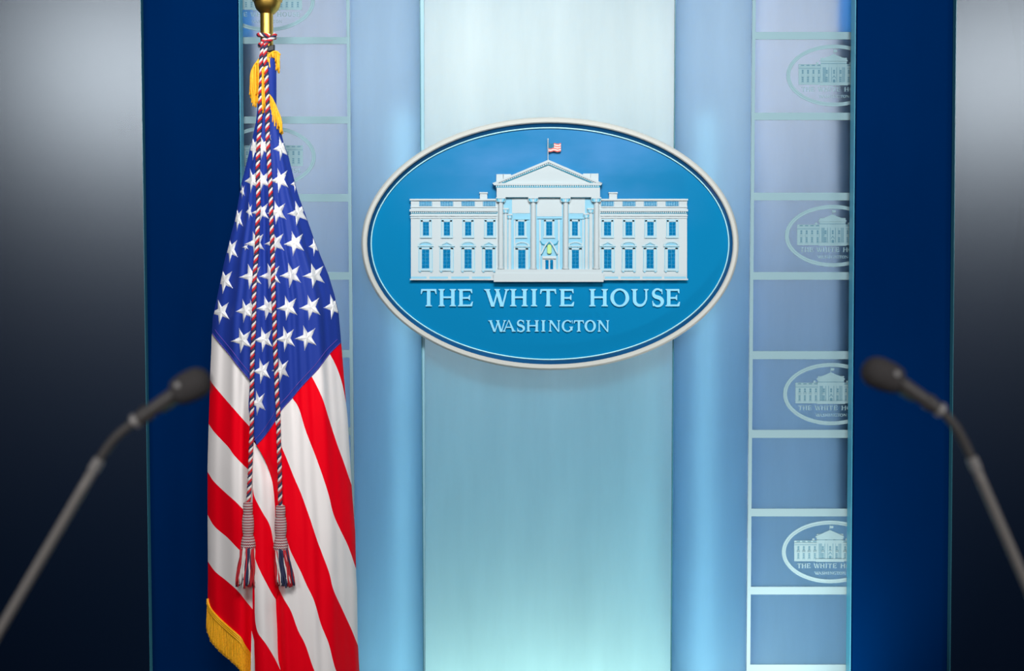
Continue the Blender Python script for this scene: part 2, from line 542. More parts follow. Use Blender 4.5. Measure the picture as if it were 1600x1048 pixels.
def sign_face_material():
    m = mat('sign_face_print', C(0, 112, 158), 0.6, spec=0.04)
    nt = m.node_tree
    b = nt.nodes['Principled BSDF']
    tc = nt.nodes.new('ShaderNodeTexCoord')
    sx = nt.nodes.new('ShaderNodeSeparateXYZ')
    mr = nt.nodes.new('ShaderNodeMapRange')          # printed sky behind the mansion
    mr.inputs['From Min'].default_value = 0.03
    mr.inputs['From Max'].default_value = 0.22
    nz = nt.nodes.new('ShaderNodeTexNoise')
    nz.inputs['Scale'].default_value = 4.5
    nz.inputs['Detail'].default_value = 5
    mp = nt.nodes.new('ShaderNodeMapping')
    mp.inputs['Scale'].default_value = (1, 1, 2.2)
    cr = nt.nodes.new('ShaderNodeMapRange')
    cr.inputs['From Min'].default_value = 0.38
    cr.inputs['From Max'].default_value = 0.68
    ax = nt.nodes.new('ShaderNodeMath'); ax.operation = 'ABSOLUTE'
    ex = nt.nodes.new('ShaderNodeMapRange')
    ex.inputs['From Min'].default_value = 0.44
    ex.inputs['From Max'].default_value = 0.22
    mu = nt.nodes.new('ShaderNodeMath'); mu.operation = 'MULTIPLY'
    mu2 = nt.nodes.new('ShaderNodeMath'); mu2.operation = 'MULTIPLY'
    ad = nt.nodes.new('ShaderNodeMath'); ad.operation = 'MULTIPLY_ADD'
    ad.inputs[1].default_value = 0.65
    ad.inputs[2].default_value = 0.35
    mx = nt.nodes.new('ShaderNodeMix')
    mx.data_type = 'RGBA'
    mx.inputs['A'].default_value = C(0, 112, 158)
    mx.inputs['B'].default_value = C(66, 128, 178)
    L = nt.links.new
    L(tc.outputs['Object'], sx.inputs[0]); L(tc.outputs['Object'], mp.inputs['Vector'])
    L(mp.outputs[0], nz.inputs['Vector']); L(nz.outputs['Fac'], cr.inputs['Value'])
    L(sx.outputs['Z'], mr.inputs['Value'])
    L(sx.outputs['X'], ax.inputs[0]); L(ax.outputs[0], ex.inputs['Value'])
    L(cr.outputs[0], ad.inputs[0])
    L(mr.outputs[0], mu.inputs[0]); L(ad.outputs[0], mu.inputs[1])
    L(mu.outputs[0], mu2.inputs[0]); L(ex.outputs[0], mu2.inputs[1])
    L(mu2.outputs[0], mx.inputs['Factor']); L(mx.outputs['Result'], b.inputs['Base Color'])
    return m
M['sign_face'] = sign_face_material()

YF = -0.045                                  # sign face
sign_c = P(SCX, SCY, YF)
sign = thing('oval_sign', sign_c, 'large blue oval sign with white rim and raised white mansion over the glass wall', 'sign')
mb = MB()
rings(mb, [(294, 196.5, -0.002), (295, 197.5, -0.05), (294.2, 196.7, -0.058), (292, 194.6, -0.062), (287.5, 190.3, -0.062), (285.6, 188.5, -0.058), (285.4, 188.2, -0.030)])
mb.build('rim', M['sign_white'], sign, smooth=math.radians(35))
mb = MB()
rings(mb, [(286.5, 189.5, -0.052), (285.2, 188.2, -0.0545), (280.4, 182.2, -0.048), (279.6, 181.2, -0.040)])
mb.build('dark_bevel', M['sign_dark'], sign, smooth=math.radians(30))
mb = MB()
rings(mb, [(280.6, 182.2, -0.044), (280.0, 181.6, -0.0500), (278.9, 180.4, -0.0500), (278.3, 179.8, -0.044)])
mb.build('inner_bead', M['sign_line'], sign, smooth=True)
mb = MB()
mb.prism(XZ(oval(282, 184, 128), YF), YF, -0.004)
mb.build('face', M['sign_face'], sign)
for (x, y) in ((610, 380), (1110, 380), (860, 230), (860, 530)):   # standoffs that hold the sign off the glass
    mb = MB()
    c = P(x, y, 0.0)
    mb.lathe((c.x, -0.008, c.z), (0, 1, 0), [(0, 0.012), (0.0075 if x != 860 else 0.0575, 0.012)], 16)
    mb.build('standoff', M['sign_white'], sign)

for (c, x0, x1, yt, yb) in LETTERS:
    mb = MB()
    for i, poly in enumerate(letter_outlines(c, x0, x1, yt, yb)):
        yf = YF - 0.006 - 0.00008 * (i % 9)
        mb.prism(XZ(poly, yf), yf, YF + 0.001)
    mb.build('letter', M['letter'], sign)

def relief(mb, poly, h0, h1, mi=0, bevel=0.0):
    """prism standing on the face from height h0 to h1 (metres proud)"""
    mb.prism(XZ(poly, YF - h1), YF - h1, YF - h0, mi, bevel)

# walls
mb = MB()
H = 0.012
relief(mb, px_rect(642, 311, 778, 437), -0.001, H)
relief(mb, px_rect(936, 311, 1073.5, 437), -0.001, H)
relief(mb, px_rect(777, 291, 937, 440), -0.001, H - 0.002)
for (x0, x1) in ((640, 777), (938, 1075)):
    relief(mb, px_rect(x0, 310.5, x1, 313.2), H, H + 0.004)           # coping
    relief(mb, px_rect(x0 + 1, 322.5, x1 - 1, 324), H, H + 0.0025)    # parapet foot
    relief(mb, px_rect(x0, 326.5, x1, 330.2), H, H + 0.005)           # cornice
    relief(mb, px_rect(x0 + .5, 335.8, x1 - .5, 337.6), H, H + 0.0028)
    relief(mb, px_rect(x0 + 1, 339.6, x1 - 1, 341), H, H + 0.002)
    relief(mb, px_rect(x0 + .5, 435.4, x1, 437.6), H, H + 0.003)
mansion = mb.build('mansion_relief', M['relief'], sign)
mansion['label'] = 'raised white mansion facade with columns'

def sub(name, mbx, mats, smooth=False):
    return mbx.build(name, mats, mansion, smooth)

# dentil bands below the cornices
for (x0, x1) in ((642, 777), (938, 1073)):
    mb = MB()
    relief(mb, px_rect(x0, 330.4, x1, 333.8), H, H + 0.0006, 1)
    n = 44
    for i in range(n):
        a = x0 + (x1 - x0) * i / n
        relief(mb, px_rect(a, 330.2, a + 1.7, 332.8), H, H + 0.003, 0)
    sub('dentil_band', mb, [M['relief'], M['relief_line']])
# blind panels along the base
for xs in ((642, 666.5), (671, 700), (705, 733), (737.5, 767), (945, 966), (970, 1000), (1004, 1034), (1038, 1072)):
    mb = MB()
    relief(mb, px_rect(xs[0], 432, xs[1], 435.2), H, H + 0.0005, 0)
    sub('base_panel', mb, M['relief_cyan'])
# balustrade openings
for (a, b) in ((655, 675), (688, 708), (721, 742), (754.5, 774.5), (939, 959.2), (972.6, 993), (1006, 1026.5), (1040, 1060.6)):
    mb = MB()
    relief(mb, px_rect(a, 314.5, b, 321.8), H, H + 0.0006, 1)
    for i in range(8):
        x = a + (b - a) * (i + 0.5) / 8
        relief(mb, [(x - .35, 314.5), (x + .35, 314.5), (x + .7, 318.6), (x + .45, 321.8), (x - .45, 321.8), (x - .7, 318.6)], H, H + 0.002, 0)
    sub('balustrade', mb, [M['relief_cyan'], M['pane_blue']])
# chimneys
for (a, b) in ((749, 762), (951, 965)):
    mb = MB()
    relief(mb, px_rect(a + .8, 301.5, b - .8, 311), -0.001, 0.007)
    relief(mb, px_rect(a, 300, b, 302.2), -0.001, 0.009)
    sub('chimney', mb, M['relief'])

def window(x0, y0, x1, y1, hood, base=H, cols=2, rows=4):
    """mats: 0 ivory, 1 cyan, 2 pane, 3 ink"""
    mb = MB()
    w = 3.6 if not hood else 4.6
    relief(mb, px_rect(x0 - w - .9, y0 - 4.2, x1 + w + .9, y1 + 4.5), base, base + 0.0006, 1)
    for r in (px_rect(x0 - w, y0 - 3.2, x0 - .6, y1 + 2), px_rect(x1 + .6, y0 - 3.2, x1 + w, y1 + 2), px_rect(x0 - w, y0 - 3.4, x1 + w, y0 - .8)):
        relief(mb, r, base, base + 0.0022, 5)
    relief(mb, px_rect(x0 - w - 1.4, y1 + 1.6, x1 + w + 1.4, y1 + 4.2), base, base + 0.0032, 5)
    relief(mb, px_rect(x0 - w, y1 + 4.2, x1 + w, y1 + 5), base, base + 0.0008, 3)
    relief(mb, px_rect(x0, y0, x1, y1), base, base + 0.0010, 2)
    for i in range(1, cols):
        x = x0 + (x1 - x0) * i / cols
        relief(mb, px_rect(x - .18, y0, x + .18, y1), base, base + 0.0016, 4)
    for i in range(1, rows):
        y = y0 + (y1 - y0) * i / rows
        relief(mb, px_rect(x0, y - .16, x1, y + .16), base, base + 0.0015, 4)
    cx = (x0 + x1) / 2
    if hood:
        hw = (x1 - x0) / 2 + w + 2.6
        yb = y0 - 5.2
        relief(mb, px_rect(cx - hw, yb - 1.6, cx + hw, yb + .2), base, base + 0.0030, 5)
        relief(mb, px_rect(cx - hw + 1, yb + .2, cx + hw - 1, yb + 1), base, base + 0.001, 3)
        if hood == 'arc':
            o = [(cx + hw * math.cos(a), yb - 1 - 7.2 * math.sin(a)) for a in np.linspace(0.05, math.pi - 0.05, 13)]
            i_ = [(cx + (hw - 3) * math.cos(a), yb - 1.4 - 4.8 * math.sin(a)) for a in np.linspace(0.05, math.pi - 0.05, 13)]
        else:
            o = [(cx + hw, yb - 1), (cx, yb - 8.2), (cx - hw, yb - 1)]
            i_ = [(cx + hw - 4, yb - 1.4), (cx, yb - 5.8), (cx - hw + 4, yb - 1.4)]
        relief(mb, o, base, base + 0.001, 1)
        for k in range(len(o) - 1):
            relief(mb, [o[k], o[k + 1], i_[k + 1], i_[k]], base, base + 0.0028, 5)
            e = 0.5
            relief(mb, [(i_[k][0], i_[k][1]), (i_[k + 1][0], i_[k + 1][1]), (i_[k + 1][0], i_[k + 1][1] + e), (i_[k][0], i_[k][1] + e)], base, base + 0.0014, 3)
        for s in (-1, 1):
            relief(mb, px_rect(cx + s * (hw - 4) - 1.6, y1 + 4.2, cx + s * (hw - 4) + 1.6, y1 + 6.2), base, base + 0.003, 1)
    return sub('window', mb, [M['relief'], M['relief_cyan'], M['pane_blue'], M['relief_line'], M['muntin'], M['relief_tint']])

for k, (a, b) in enumerate(((661, 670), (693.7, 702.8), (727, 736), (761, 770.4), (944, 954.5), (977.6, 987.6), (1011.5, 1021), (1045.6, 1055.6))):
    window(a, 347, b, 367.6, None)
for k, (a, b) in enumerate(((659.4, 670.5), (692.5, 703.5), (726, 736.7), (758.4, 769), (944, 955), (977, 988), (1010.5, 1021), (1043.7, 1054.7))):
    window(a, 390, b, 419, ('arc', 'tri', 'arc', 'tri', 'tri', 'arc', 'tri', 'arc')[k], rows=5)

# portico
HP = H - 0.002
mb = MB()
relief(mb, px_rect(787, 310, 928, 421), HP, HP + 0.0006, 1)                 # tinted back wall
relief(mb, px_rect(800, 309, 828, 333), HP, HP + 0.0016, 0)
relief(mb, px_rect(839, 309, 878, 338), HP, HP + 0.0016, 0)
relief(mb, px_rect(889, 309, 914, 333), HP, HP + 0.0016, 0)
relief(mb, px_rect(840, 339.5, 878, 341.5), HP, HP + 0.0045, 1)
relief(mb, px_rect(803, 341, 827, 343), HP, HP + 0.0040, 1)
relief(mb, px_rect(890, 340, 913, 342), HP, HP + 0.0040, 1)
for (a, b) in ((803, 805), (842.5, 845), (872, 874.5), (910, 912)):
    relief(mb, px_rect(a, 343, b, 421), HP, HP + 0.0022, 0)
sub('portico_wall', mb, [M['relief'], M['relief_cyan']])
for (a, b) in ((809.8, 819), (853.6, 862.6), (894, 902.6)):
    window(a, 346.4, b, 367.6, None, HP + 0.0006)
for (a, b) in ((810, 820.8), (893.8, 904.4)):
    window(a, 390.6, b, 419, 'arc', HP + 0.0006, rows=5)
# doorway with swags and lantern
mb = MB()
relief(mb, px_rect(844, 400, 874, 425), HP, HP + 0.0020, 0)
relief(mb, px_rect(848, 401.5, 869, 404), HP, HP + 0.006, 0)
for s in (-1, 1):
    cx = 858.2
    relief(mb, px_rect(cx + s * 12.5 - 1.6, 400, cx + s * 12.5 + 1.6, 425), HP, HP + 0.005, 1)
    relief(mb, stroke([(cx + s * 1, 377), (cx + s * 6, 383), (cx + s * 10, 391), (cx + s * 13, 397)], [1.2, 2.2, 2.4, 1.4]), HP, HP + 0.005, 0)
    relief(mb, stroke([(cx + s * 1, 379), (cx + s * 6, 385.5), (cx + s * 9.5, 393), (cx + s * 12.5, 399)], [.6] * 4), HP, HP + 0.0056, 3)
    relief(mb, stroke([(cx + s * 7, 382), (cx + s * 11, 381), (cx + s * 14.5, 376)], [1.4, 1.8, 1.2]), HP, HP + 0.004, 3)
for (a, b) in ((852.2, 857.2), (859.6, 864.2)):
    relief(mb, px_rect(a, 406, b, 424.5), HP, HP + 0.0032, 2)
sub('doorway', mb, [M['relief'], M['relief_cyan'], M['pane_blue'], M['relief_line']])
mb = MB()
relief(mb, [(855, 384), (856.5, 381.6), (860.3, 381.6), (861.8, 384), (861.8, 394.5), (860.3, 396.4), (856.5, 396.4), (855, 394.5)], HP, HP + 0.008, 0, 0.001)
relief(mb, [(854.4, 383.2), (858.4, 378.4), (862.4, 383.2), (861.6, 383.6), (858.4, 380.2), (855.2, 383.6)], HP, HP + 0.009, 1)
sub('lantern', mb, [M['lantern'], M['relief_line']])

def column(x0, x1, yt, yb, h, cap=True):
    mb = MB()
    base = P((x0 + x1) / 2, yb, YF - HP)
    top = P((x0 + x1) / 2, yt, YF - HP)
    r = (P(x1, yb, YF).x - P(x0, yb, YF).x) / 2
    n = 14
    ring = lambda z, rr: [(base.x - rr * math.cos(math.pi * i / n), YF - HP - rr * math.sin(math.pi * i / n) * h, z) for i in range(n + 1)]
    prof = [(base.z, r * 1.2), (base.z + .003, r * 1.2), (base.z + .0035, r * 1.0), ((base.z + top.z) / 2, r * 0.97), (top.z - .014, r * 0.88)]
    vs, fs = [], []
    for z, rr in prof:
        vs += ring(z, rr)
    for k in range(len(prof) - 1):
        for i in range(n):
            a = k * (n + 1) + i
            fs.append((a, a + 1, a + n + 2, a + n + 1))
    mb.add(vs, fs, 0)
    if cap:
        xc, w = (x0 + x1) / 2, (x1 - x0) / 2
        for i in range(5):                      # curled capital leaves
            x = xc + (i - 2) * w * 0.55
            relief(mb, [(x - w * .3, yt + 7.5), (x + w * .3, yt + 7.5), (x + w * .42 + (i - 2) * .5, yt + 2), (x - w * .42 + (i - 2) * .5, yt + 2)], HP, HP + r * h + (0.002 if i % 2 else 0.001), 1 if i % 2 else 0)
        relief(mb, px_rect(xc - w * 1.65, yt, xc + w * 1.65, yt + 2), HP, HP + r * h + 0.003, 0)
        for s in (-1, 1):
            relief(mb, [(xc + s * w * 1.6, yt + 2), (xc + s * w * .9, yt + 2), (xc + s * w * .9, yt + 7.5), (xc + s * w * 1.4, yt + 5.5)], HP, HP + r * h + 0.0015, 2)
    return sub('column', mb, [M['relief'], M['relief_cyan'], M['relief_line']], smooth=math.radians(40))

for (a, b, t, h) in ((787.5, 793, 325, .8), (794, 799, 334, .7), (919.8, 926, 325, .8), (913.5, 919, 333, .7)):
    column(a, b, t, 424, h)
for (a, b) in ((778, 787), (828.5, 838), (879, 888.5), (927, 936.5)):
    column(a, b, 308, 420, 1.3)
# steps
mb = MB()
relief(mb, px_rect(771.5, 427, 943, 440.2), -0.001, 0.024, 0)
relief(mb, px_rect(774, 420.5, 940.5, 427.2), -0.001, 0.021, 0)
sub('steps', mb, M['relief'])
# entablature, pediment
mb = MB()
relief(mb, px_rect(776, 293, 937.5, 308), H, 0.022, 0)
relief(mb, px_rect(776, 308, 937.5, 309), H, 0.019, 1)
sub('entablature', mb, [M['relief'], M['relief_line']])
mb = MB()
AP = (857, 250)
relief(mb, [(778, 288), AP, (934, 288)], -0.001, 0.016, 0)
for (x0, x1) in ((775.5, 787), (786, 799), (911, 923), (923, 935.5)):
    relief(mb, px_rect(x0, 272 if x0 < 800 else 271, x1 - .4, 288), -0.001, 0.006, 0)
relief(mb, [(769.5, 286), (941.5, 285.5), (939, 289.2), (772, 289.2)], -0.001, 0.0225, 0)
relief(mb, px_rect(774.5, 289.2, 937.5, 293), -0.001, 0.020, 1)
n = 46
for i in range(n):
    a = 775 + (937 - 775) * i / n
    relief(mb, px_rect(a, 289.2, a + 1.7, 292.0), 0.01, 0.0215, 0)
for s, ex in ((-1, 769.5), (1, 941.5)):
    ox, oy = ex, 286.0
    relief(mb, [(AP[0], AP[1] - 0.5), (AP[0], AP[1] + 3.6), (ox + -s * 8, oy), (ox, oy)], -0.001, 0.0225, 0)
    relief(mb, [(AP[0], AP[1] + 3.6), (AP[0], AP[1] + 7.6), (ox - s * 17, oy), (ox - s * 8, oy)], 0.01, 0.0185, 1)
    n = 24
    for i in range(n):
        t = (i + 0.5) / n
        x = AP[0] + (ox - s * 12 - AP[0]) * t
        y = AP[1] + 5.0 + (oy - 1.0 - AP[1] - 5.0) * t
        relief(mb, [(x - 1.1, y - 1.5), (x + 1.1, y - 1.5), (x + 1.1, y + 1.3), (x - 1.1, y + 1.3)], 0.01, 0.0205, 0)
sub('pediment', mb, [M['relief'], M['relief_line']])
# roof flag
mb = MB()
c0, c1 = P(856.2, 251, YF - 0.010), P(856.2, 218.5, YF - 0.010)
mb.tube([c0, c1], 0.0011, 8, 0)
mb.lathe(c1, (0, 0, 1), [(-.001, .0008), (.001, .002), (.003, .0015), (.004, .0003)], 10, 0)
xs = np.linspace(857.2, 876.4, 15)
def wav(x): return 1.1 * math.sin((x - 857) * 0.55)
ys = np.linspace(224, 236.8, 8)
for r in range(7):
    for k in range(14):
        canton = r < 4 and k < 6
        mi = 3 if canton else (2 if r % 2 else 1)
        if canton is False and r % 2 == 1: mi = 1
        elif not canton: mi = 2
        quad = [(xs[k], ys[r] + wav(xs[k]) * .6), (xs[k + 1], ys[r] + wav(xs[k + 1]) * .6), (xs[k + 1], ys[r + 1] + wav(xs[k + 1]) * .6), (xs[k], ys[r + 1] + wav(xs[k]) * .6)]
        vs = [P(q[0], q[1], YF - 0.010 - 0.0014 * math.sin((q[0] - 857) * 0.8)) for q in quad]
        mb.add(vs + [v + Vector((0, .0008, 0)) for v in vs], [(3, 2, 1, 0), (4, 5, 6, 7)], mi)
sub('roof_flag', mb, [M['relief'], M['mini_white'], M['mini_red'], M['mini_blue']])

# ------------------------------------------------------------------ etched glass columns with small emblems
def emblem(parent, ex, ey, Y, k):
    T = lambda p: (ex + (p[0] - SCX) * k, ey + (p[1] - SCY) * k)
    TT = lambda poly: [T(p) for p in poly]
    mb = MB()
    n = 96
    rings(mb, [(295 * k, 190 * k, Y - .0002), (294.5 * k, 189.5 * k, Y - 0.0022), (285 * k, 181 * k, Y - 0.0022), (284.2 * k, 180.2 * k, Y - .0020),
               (282.0 * k, 178.0 * k, Y - .0020), (281 * k, 177 * k, Y - .0024), (271 * k, 167 * k, Y - .0024), (270.5 * k, 166.5 * k, Y - .0002)], ex, ey, n)
    ring = mb.build('etched_emblem', M['etch'], parent, smooth=math.radians(30))
    mb = MB()
    def r(poly, h0, h1, mi=0):
        mb.prism(XZ(TT(poly), Y - h1), Y - h1, Y - h0, mi)
    r([(640, 437), (640, 311), (749, 311), (749, 299), (763, 299), (763, 311), (776, 311), (776, 272), (798, 272), (857, 250), (914, 271), (937, 271), (937, 310), (951, 310), (951, 299), (965, 299), (965, 310), (1075, 310), (1075, 437), (943, 437), (943, 441), (771, 441), (771, 437)], 0.0, 0.0012)
    r([(769, 287), (857, 248), (942, 286), (942, 293), (769, 293)], 0.001, 0.0022)
    for a, b in ((640, 777), (938, 1075)):
        r(px_rect(a, 326, b, 331), 0.001, 0.0018)
        r(px_rect(a, 312, b, 313), 0.001, 0.0018)
        r(px_rect(a, 336, b, 339), 0.001, 0.0013, 1)
    for a, b in ((777, 788), (828, 839), (878, 889.5), (927, 937)):
        r(px_rect(a, 309, b, 421), 0.001, 0.0022)
    for a, b in ((789, 793), (795, 799), (801, 805), (841, 844), (873, 876), (908, 911), (914, 918), (921, 925), (806, 808), (824, 827), (890, 892)):
        r(px_rect(a, 330, b, 421), 0.001, 0.0013, 1)
    r(px_rect(771, 423, 943, 441), 0.001, 0.0024)
    r(px_rect(777, 306, 937, 309), 0.001, 0.0014, 1)
    wx = (661, 693.7, 727, 761, 944, 977.6, 1011.5, 1045.6, 809.8, 853.6, 894)
    for x in wx:
        r(px_rect(x - 1, 346, x + 10, 357), 0.001, 0.0014, 1)
        r(px_rect(x - 1, 359, x + 10, 369), 0.001, 0.0014, 1)
        r(px_rect(x - 5, 373, x + 14, 376), 0.001, 0.0020)
        if x != 853.6:
            for q in (389, 400, 411):
                r(px_rect(x - 2, q, x + 10, q + 8), 0.001, 0.0014, 1)
            r(px_rect(x - 6, 380, x + 14, 385), 0.001, 0.0020)
            r(px_rect(x - 6, 422, x + 14, 424), 0.001, 0.0014, 1)
    r(px_rect(851, 405, 866, 425), 0.001, 0.0015, 1)
    r([(846, 397), (858, 378), (871, 397), (866, 397), (858, 386), (851, 397)], 0.001, 0.0014, 1)
    for a, b in ((655, 675), (688, 708), (721, 742), (754.5, 774.5), (939, 959.2), (972.6, 993), (1006, 1026.5), (1040, 1060.6)):
        r(px_rect(a, 315, b, 321), 0.001, 0.0014, 1)
    r(px_rect(855, 217, 857.6, 250), 0.0, 0.0012)
    r([(857, 222), (866, 224), (877, 222), (877, 236), (866, 238), (857, 236)], 0.0, 0.0014)
    mb.build('mansion_etching', [M['etch'], M['etch_dark']], ring)
    mb = MB()
    for (c, x0, x1, yt, yb) in LETTERS:
        for i, poly in enumerate(letter_outlines(c, x0, x1, yt, yb)):
            r(poly, 0.0, 0.0004 + 0.00002 * (i % 9))
    mb.build('lettering', M['etch'], ring)
    return ring

def etched_column(l, r, stile_l, stile_r, rails, emblems, label):
    t = thing('etched_glass_column', base_of(l, r, YE), label, 'glass panel', 'etched glass columns of the stage wall')
    mb = MB(); slab(mb, *panel_quad(l, r), YE, 0.010)
    mb.build('pane', M['etched_glass'], t)
    for s in (stile_l, stile_r):
        mb = MB(); slab(mb, *panel_quad(*s), YE - 0.0035, 0.0035)
        mb.build('stile', M['etch'], t)
    for (a, b) in rails:
        mb = MB()
        yl = (a + b) / 2
        mb.prism(XZ([(xa(*stile_l[1], yl), a), (xa(*stile_r[0], yl), a), (xa(*stile_r[0], yl), b), (xa(*stile_l[1], yl), b)], YE - 0.003), YE - 0.003, YE, 0)
        mb.build('rail', M['etch'], t)
    for (ex, ey, k) in emblems:
        emblem(t, ex, ey, YE, k)
    return t

rr = [(-73.5, -61.5), (50, 61.5), (176, 187.5), (301, 313), (425, 437), (548.5, 561), (671.5, 684), (794.5, 806.5), (916.5, 928.5), (1038, 1050), (1160, 1172)]
rl = [(-66, -54), (58, 68.5), (182, 193), (303, 315), (425, 437), (546.5, 558.5), (667.5, 679.5), (789, 801), (910, 922), (1031, 1043), (1152, 1164)]
etched_column((1175.6, 1166.4), (1440, 1428), ((1175.6, 1166.4), (1180.8, 1172.2)), ((1433, 1421), (1440, 1428)), rr,
              [(1303.5, 118, 75 / 295), (1301.5, 368.5, 75.2 / 295), (1299, 615.5, 75.5 / 295), (1297.5, 862, 76 / 295)],
              'etched glass column whose oval emblems are half hidden by the navy pilaster')
etched_column((284, 292), (546, 556), ((284, 292), (291, 299)), ((541, 551), (546, 556)), rl,
              [(417, 1, 75 / 295), (418.5, 245, 75 / 295), (420, 489, 75 / 295), (421.5, 732, 75 / 295), (423, 975, 75 / 295)],
              'etched glass column standing behind the flag')

# added strips just behind the etched panes: dark ones block backlight, blue ones tint it
def blocker(x0, x1, y0, y1, yg, label):
    c = P((x0 + x1) / 2, y1, YE + 0.03)
    t = thing('backlight_blocker', Vector((c.x, YE + 0.03, c.z)), label, 'blocker', 'added strips behind the etched glass')
    mb = MB(); Y = YE + 0.0105
    mb.prism(XZ(px_rect(x0, y0, x1, y1), Y), Y, Y + 0.05)
    mb.build('shaft', M['blocker'], t)
    mb = MB(); mb.prism(XZ(px_rect(x0, yg, x1, y0 - 1), Y), Y, Y + 0.003)
    mb.build('added_blue_filter', M['gel'], t)
blocker(1309, 1352, 60, 800, -140, 'dark strip added behind the etched glass beside the half hidden emblems')
blocker(352, 398, 66, 260, -140, 'short dark strip added behind the etched glass behind the flagpole')

# ------------------------------------------------------------------ velvet pilasters and satin outer panels
def pilaster(l, r, inner, label):
    Y0, Y1 = -0.12, -0.060
    t = thing('velvet_pilaster', base_of(l, r, Y0), label, 'pilaster', 'navy velvet pilasters')
    mb = MB(); slab(mb, *panel_quad(l, r), Y0, Y1 - Y0)
    mb.build('velvet_face', M['velvet'], t)
    mb = MB()
    e = r if inner > 0 else l
    o = 1.2 * inner
    a, b = ((e[0], e[1]), (e[0] + o, e[1] + o))
    if inner < 0: a, b = b, a
    slab(mb, *panel_quad(a, b), Y0 + 0.016, Y1 - Y0 - 0.016, 0, Y0)
    mb.build('glass_return', M['return_glass'], t)
    return t
pilaster((214, 229), (371, 381), 1, 'navy velvet pilaster behind the flag')
pilaster((1340, 1331.5), (1500, 1489), -1, 'navy velvet pilaster behind the microphone whose head points left')

def outer_panel(l, r, side, label):
    Y0, th = -0.150, 0.024
    t = thing('satin_wall_panel', base_of(l, r, Y0), label, 'wall panel', 'dark satin panels beside the pilasters')
    mb = MB(); slab(mb, *panel_quad(l, r), Y0, th)
    mb.build('panel', M['satin_navy'], t)
    e = r if side > 0 else l
    a, b = ((e[0], e[1]), (e[0] + .8 * side, e[1] + .8 * side))
    if side < 0: a, b = b, a
    mb = MB(); slab(mb, *panel_quad(a, b), Y0, th)
    mb.build('glass_edge', M['glass_edge'], t)
outer_panel((-220, -210), (219, 234), 1, 'dark satin wall panel beyond the pilaster nearest the flag')
outer_panel((1495, 1485), (1830, 1815), -1, 'dark satin wall panel on the far side from the flag')

# ------------------------------------------------------------------ flag on its gilt pole
M['cloth_blue'] = mat('flag_blue_satin', C(34, 58, 146), 0.55, spec=0.12, sheen=0.0, bump=(1500, 0.15, 0.0008))
M['cloth_red'] = mat('flag_red_satin', C(242, 0, 26), 0.55, spec=0.06, bump=(1500, 0.15, 0.0008))
M['cloth_white'] = mat('flag_white_satin', C(240, 232, 228), 0.55, spec=0.3, bump=(1500, 0.15, 0.0008))
M['star'] = mat('star_embroidery', C(232, 230, 228), 0.6, bump=(700, 0.5, 0.0012))
M['stitch'] = mat('hem_thread', C(92, 70, 168), 0.6)
M['gold_fringe'] = mat('gold_bullion', C(252, 180, 22), 0.6, noise=(300, 0.2, (1, 1, 1)))
M['brass'] = mat('polished_brass', C(236, 190, 92), 0.38, metal=1.0)
M['thread_red'] = mat('thread_red', C(196, 28, 40), 0.7, bump=(1200, 0.6, 0.001))
M['thread_white'] = mat('thread_white', C(226, 218, 212), 0.7, bump=(1200, 0.6, 0.001))
M['thread_navy'] = mat('thread_navy', C(40, 44, 78), 0.7, bump=(1200, 0.6, 0.001))
M['leather'] = mat('black_leather', C(30, 32, 34), 0.5)

YP = -0.34
SIL_L = [(80, 412), (110, 407), (150, 403), (170, 402), (190, 400), (230, 391), (260, 384), (287, 377), (322, 371), (347, 366), (370, 360), (410, 350), (450, 342), (470, 338), (495, 332.5),
         (520, 331), (550, 330), (592, 328), (627, 327.3), (660, 326), (730, 324.3), (800, 324.3), (897, 325), (935, 324.5), (1000, 326), (1200, 330)]
SIL_R = [(80, 432), (165, 432), (197, 437), (225, 443.7), (245, 451), (290, 462), (310, 468), (330, 475.5), (347, 481.5), (370, 489.5), (400, 501), (430, 513.5), (460, 522.5), (487, 529),
         (530, 532.7), (570, 536), (627, 540.5), (650, 543), (700, 546), (757, 549.3), (780, 551), (830, 555), (897, 556.5), (920, 558), (1000, 559), (1048, 561.5), (1200, 568)]
ly, lx = np.array(SIL_L).T
ry, rx = np.array(SIL_R).T
def xl(y): return float(np.interp(y, ly, lx))
def xr(y): return float(np.interp(y, ry, rx))
FOLDV = [(696, 401), (727, 417.5), (750, 425), (790, 429.5), (842, 431), (919, 435), (954, 432), (1047, 438), (1200, 446)]
fy, fx = np.array(FOLDV).T
def sstep(a, b, x):
    t = min(1, max(0, (x - a) / (b - a)))
    return t * t * (3 - 2 * t)

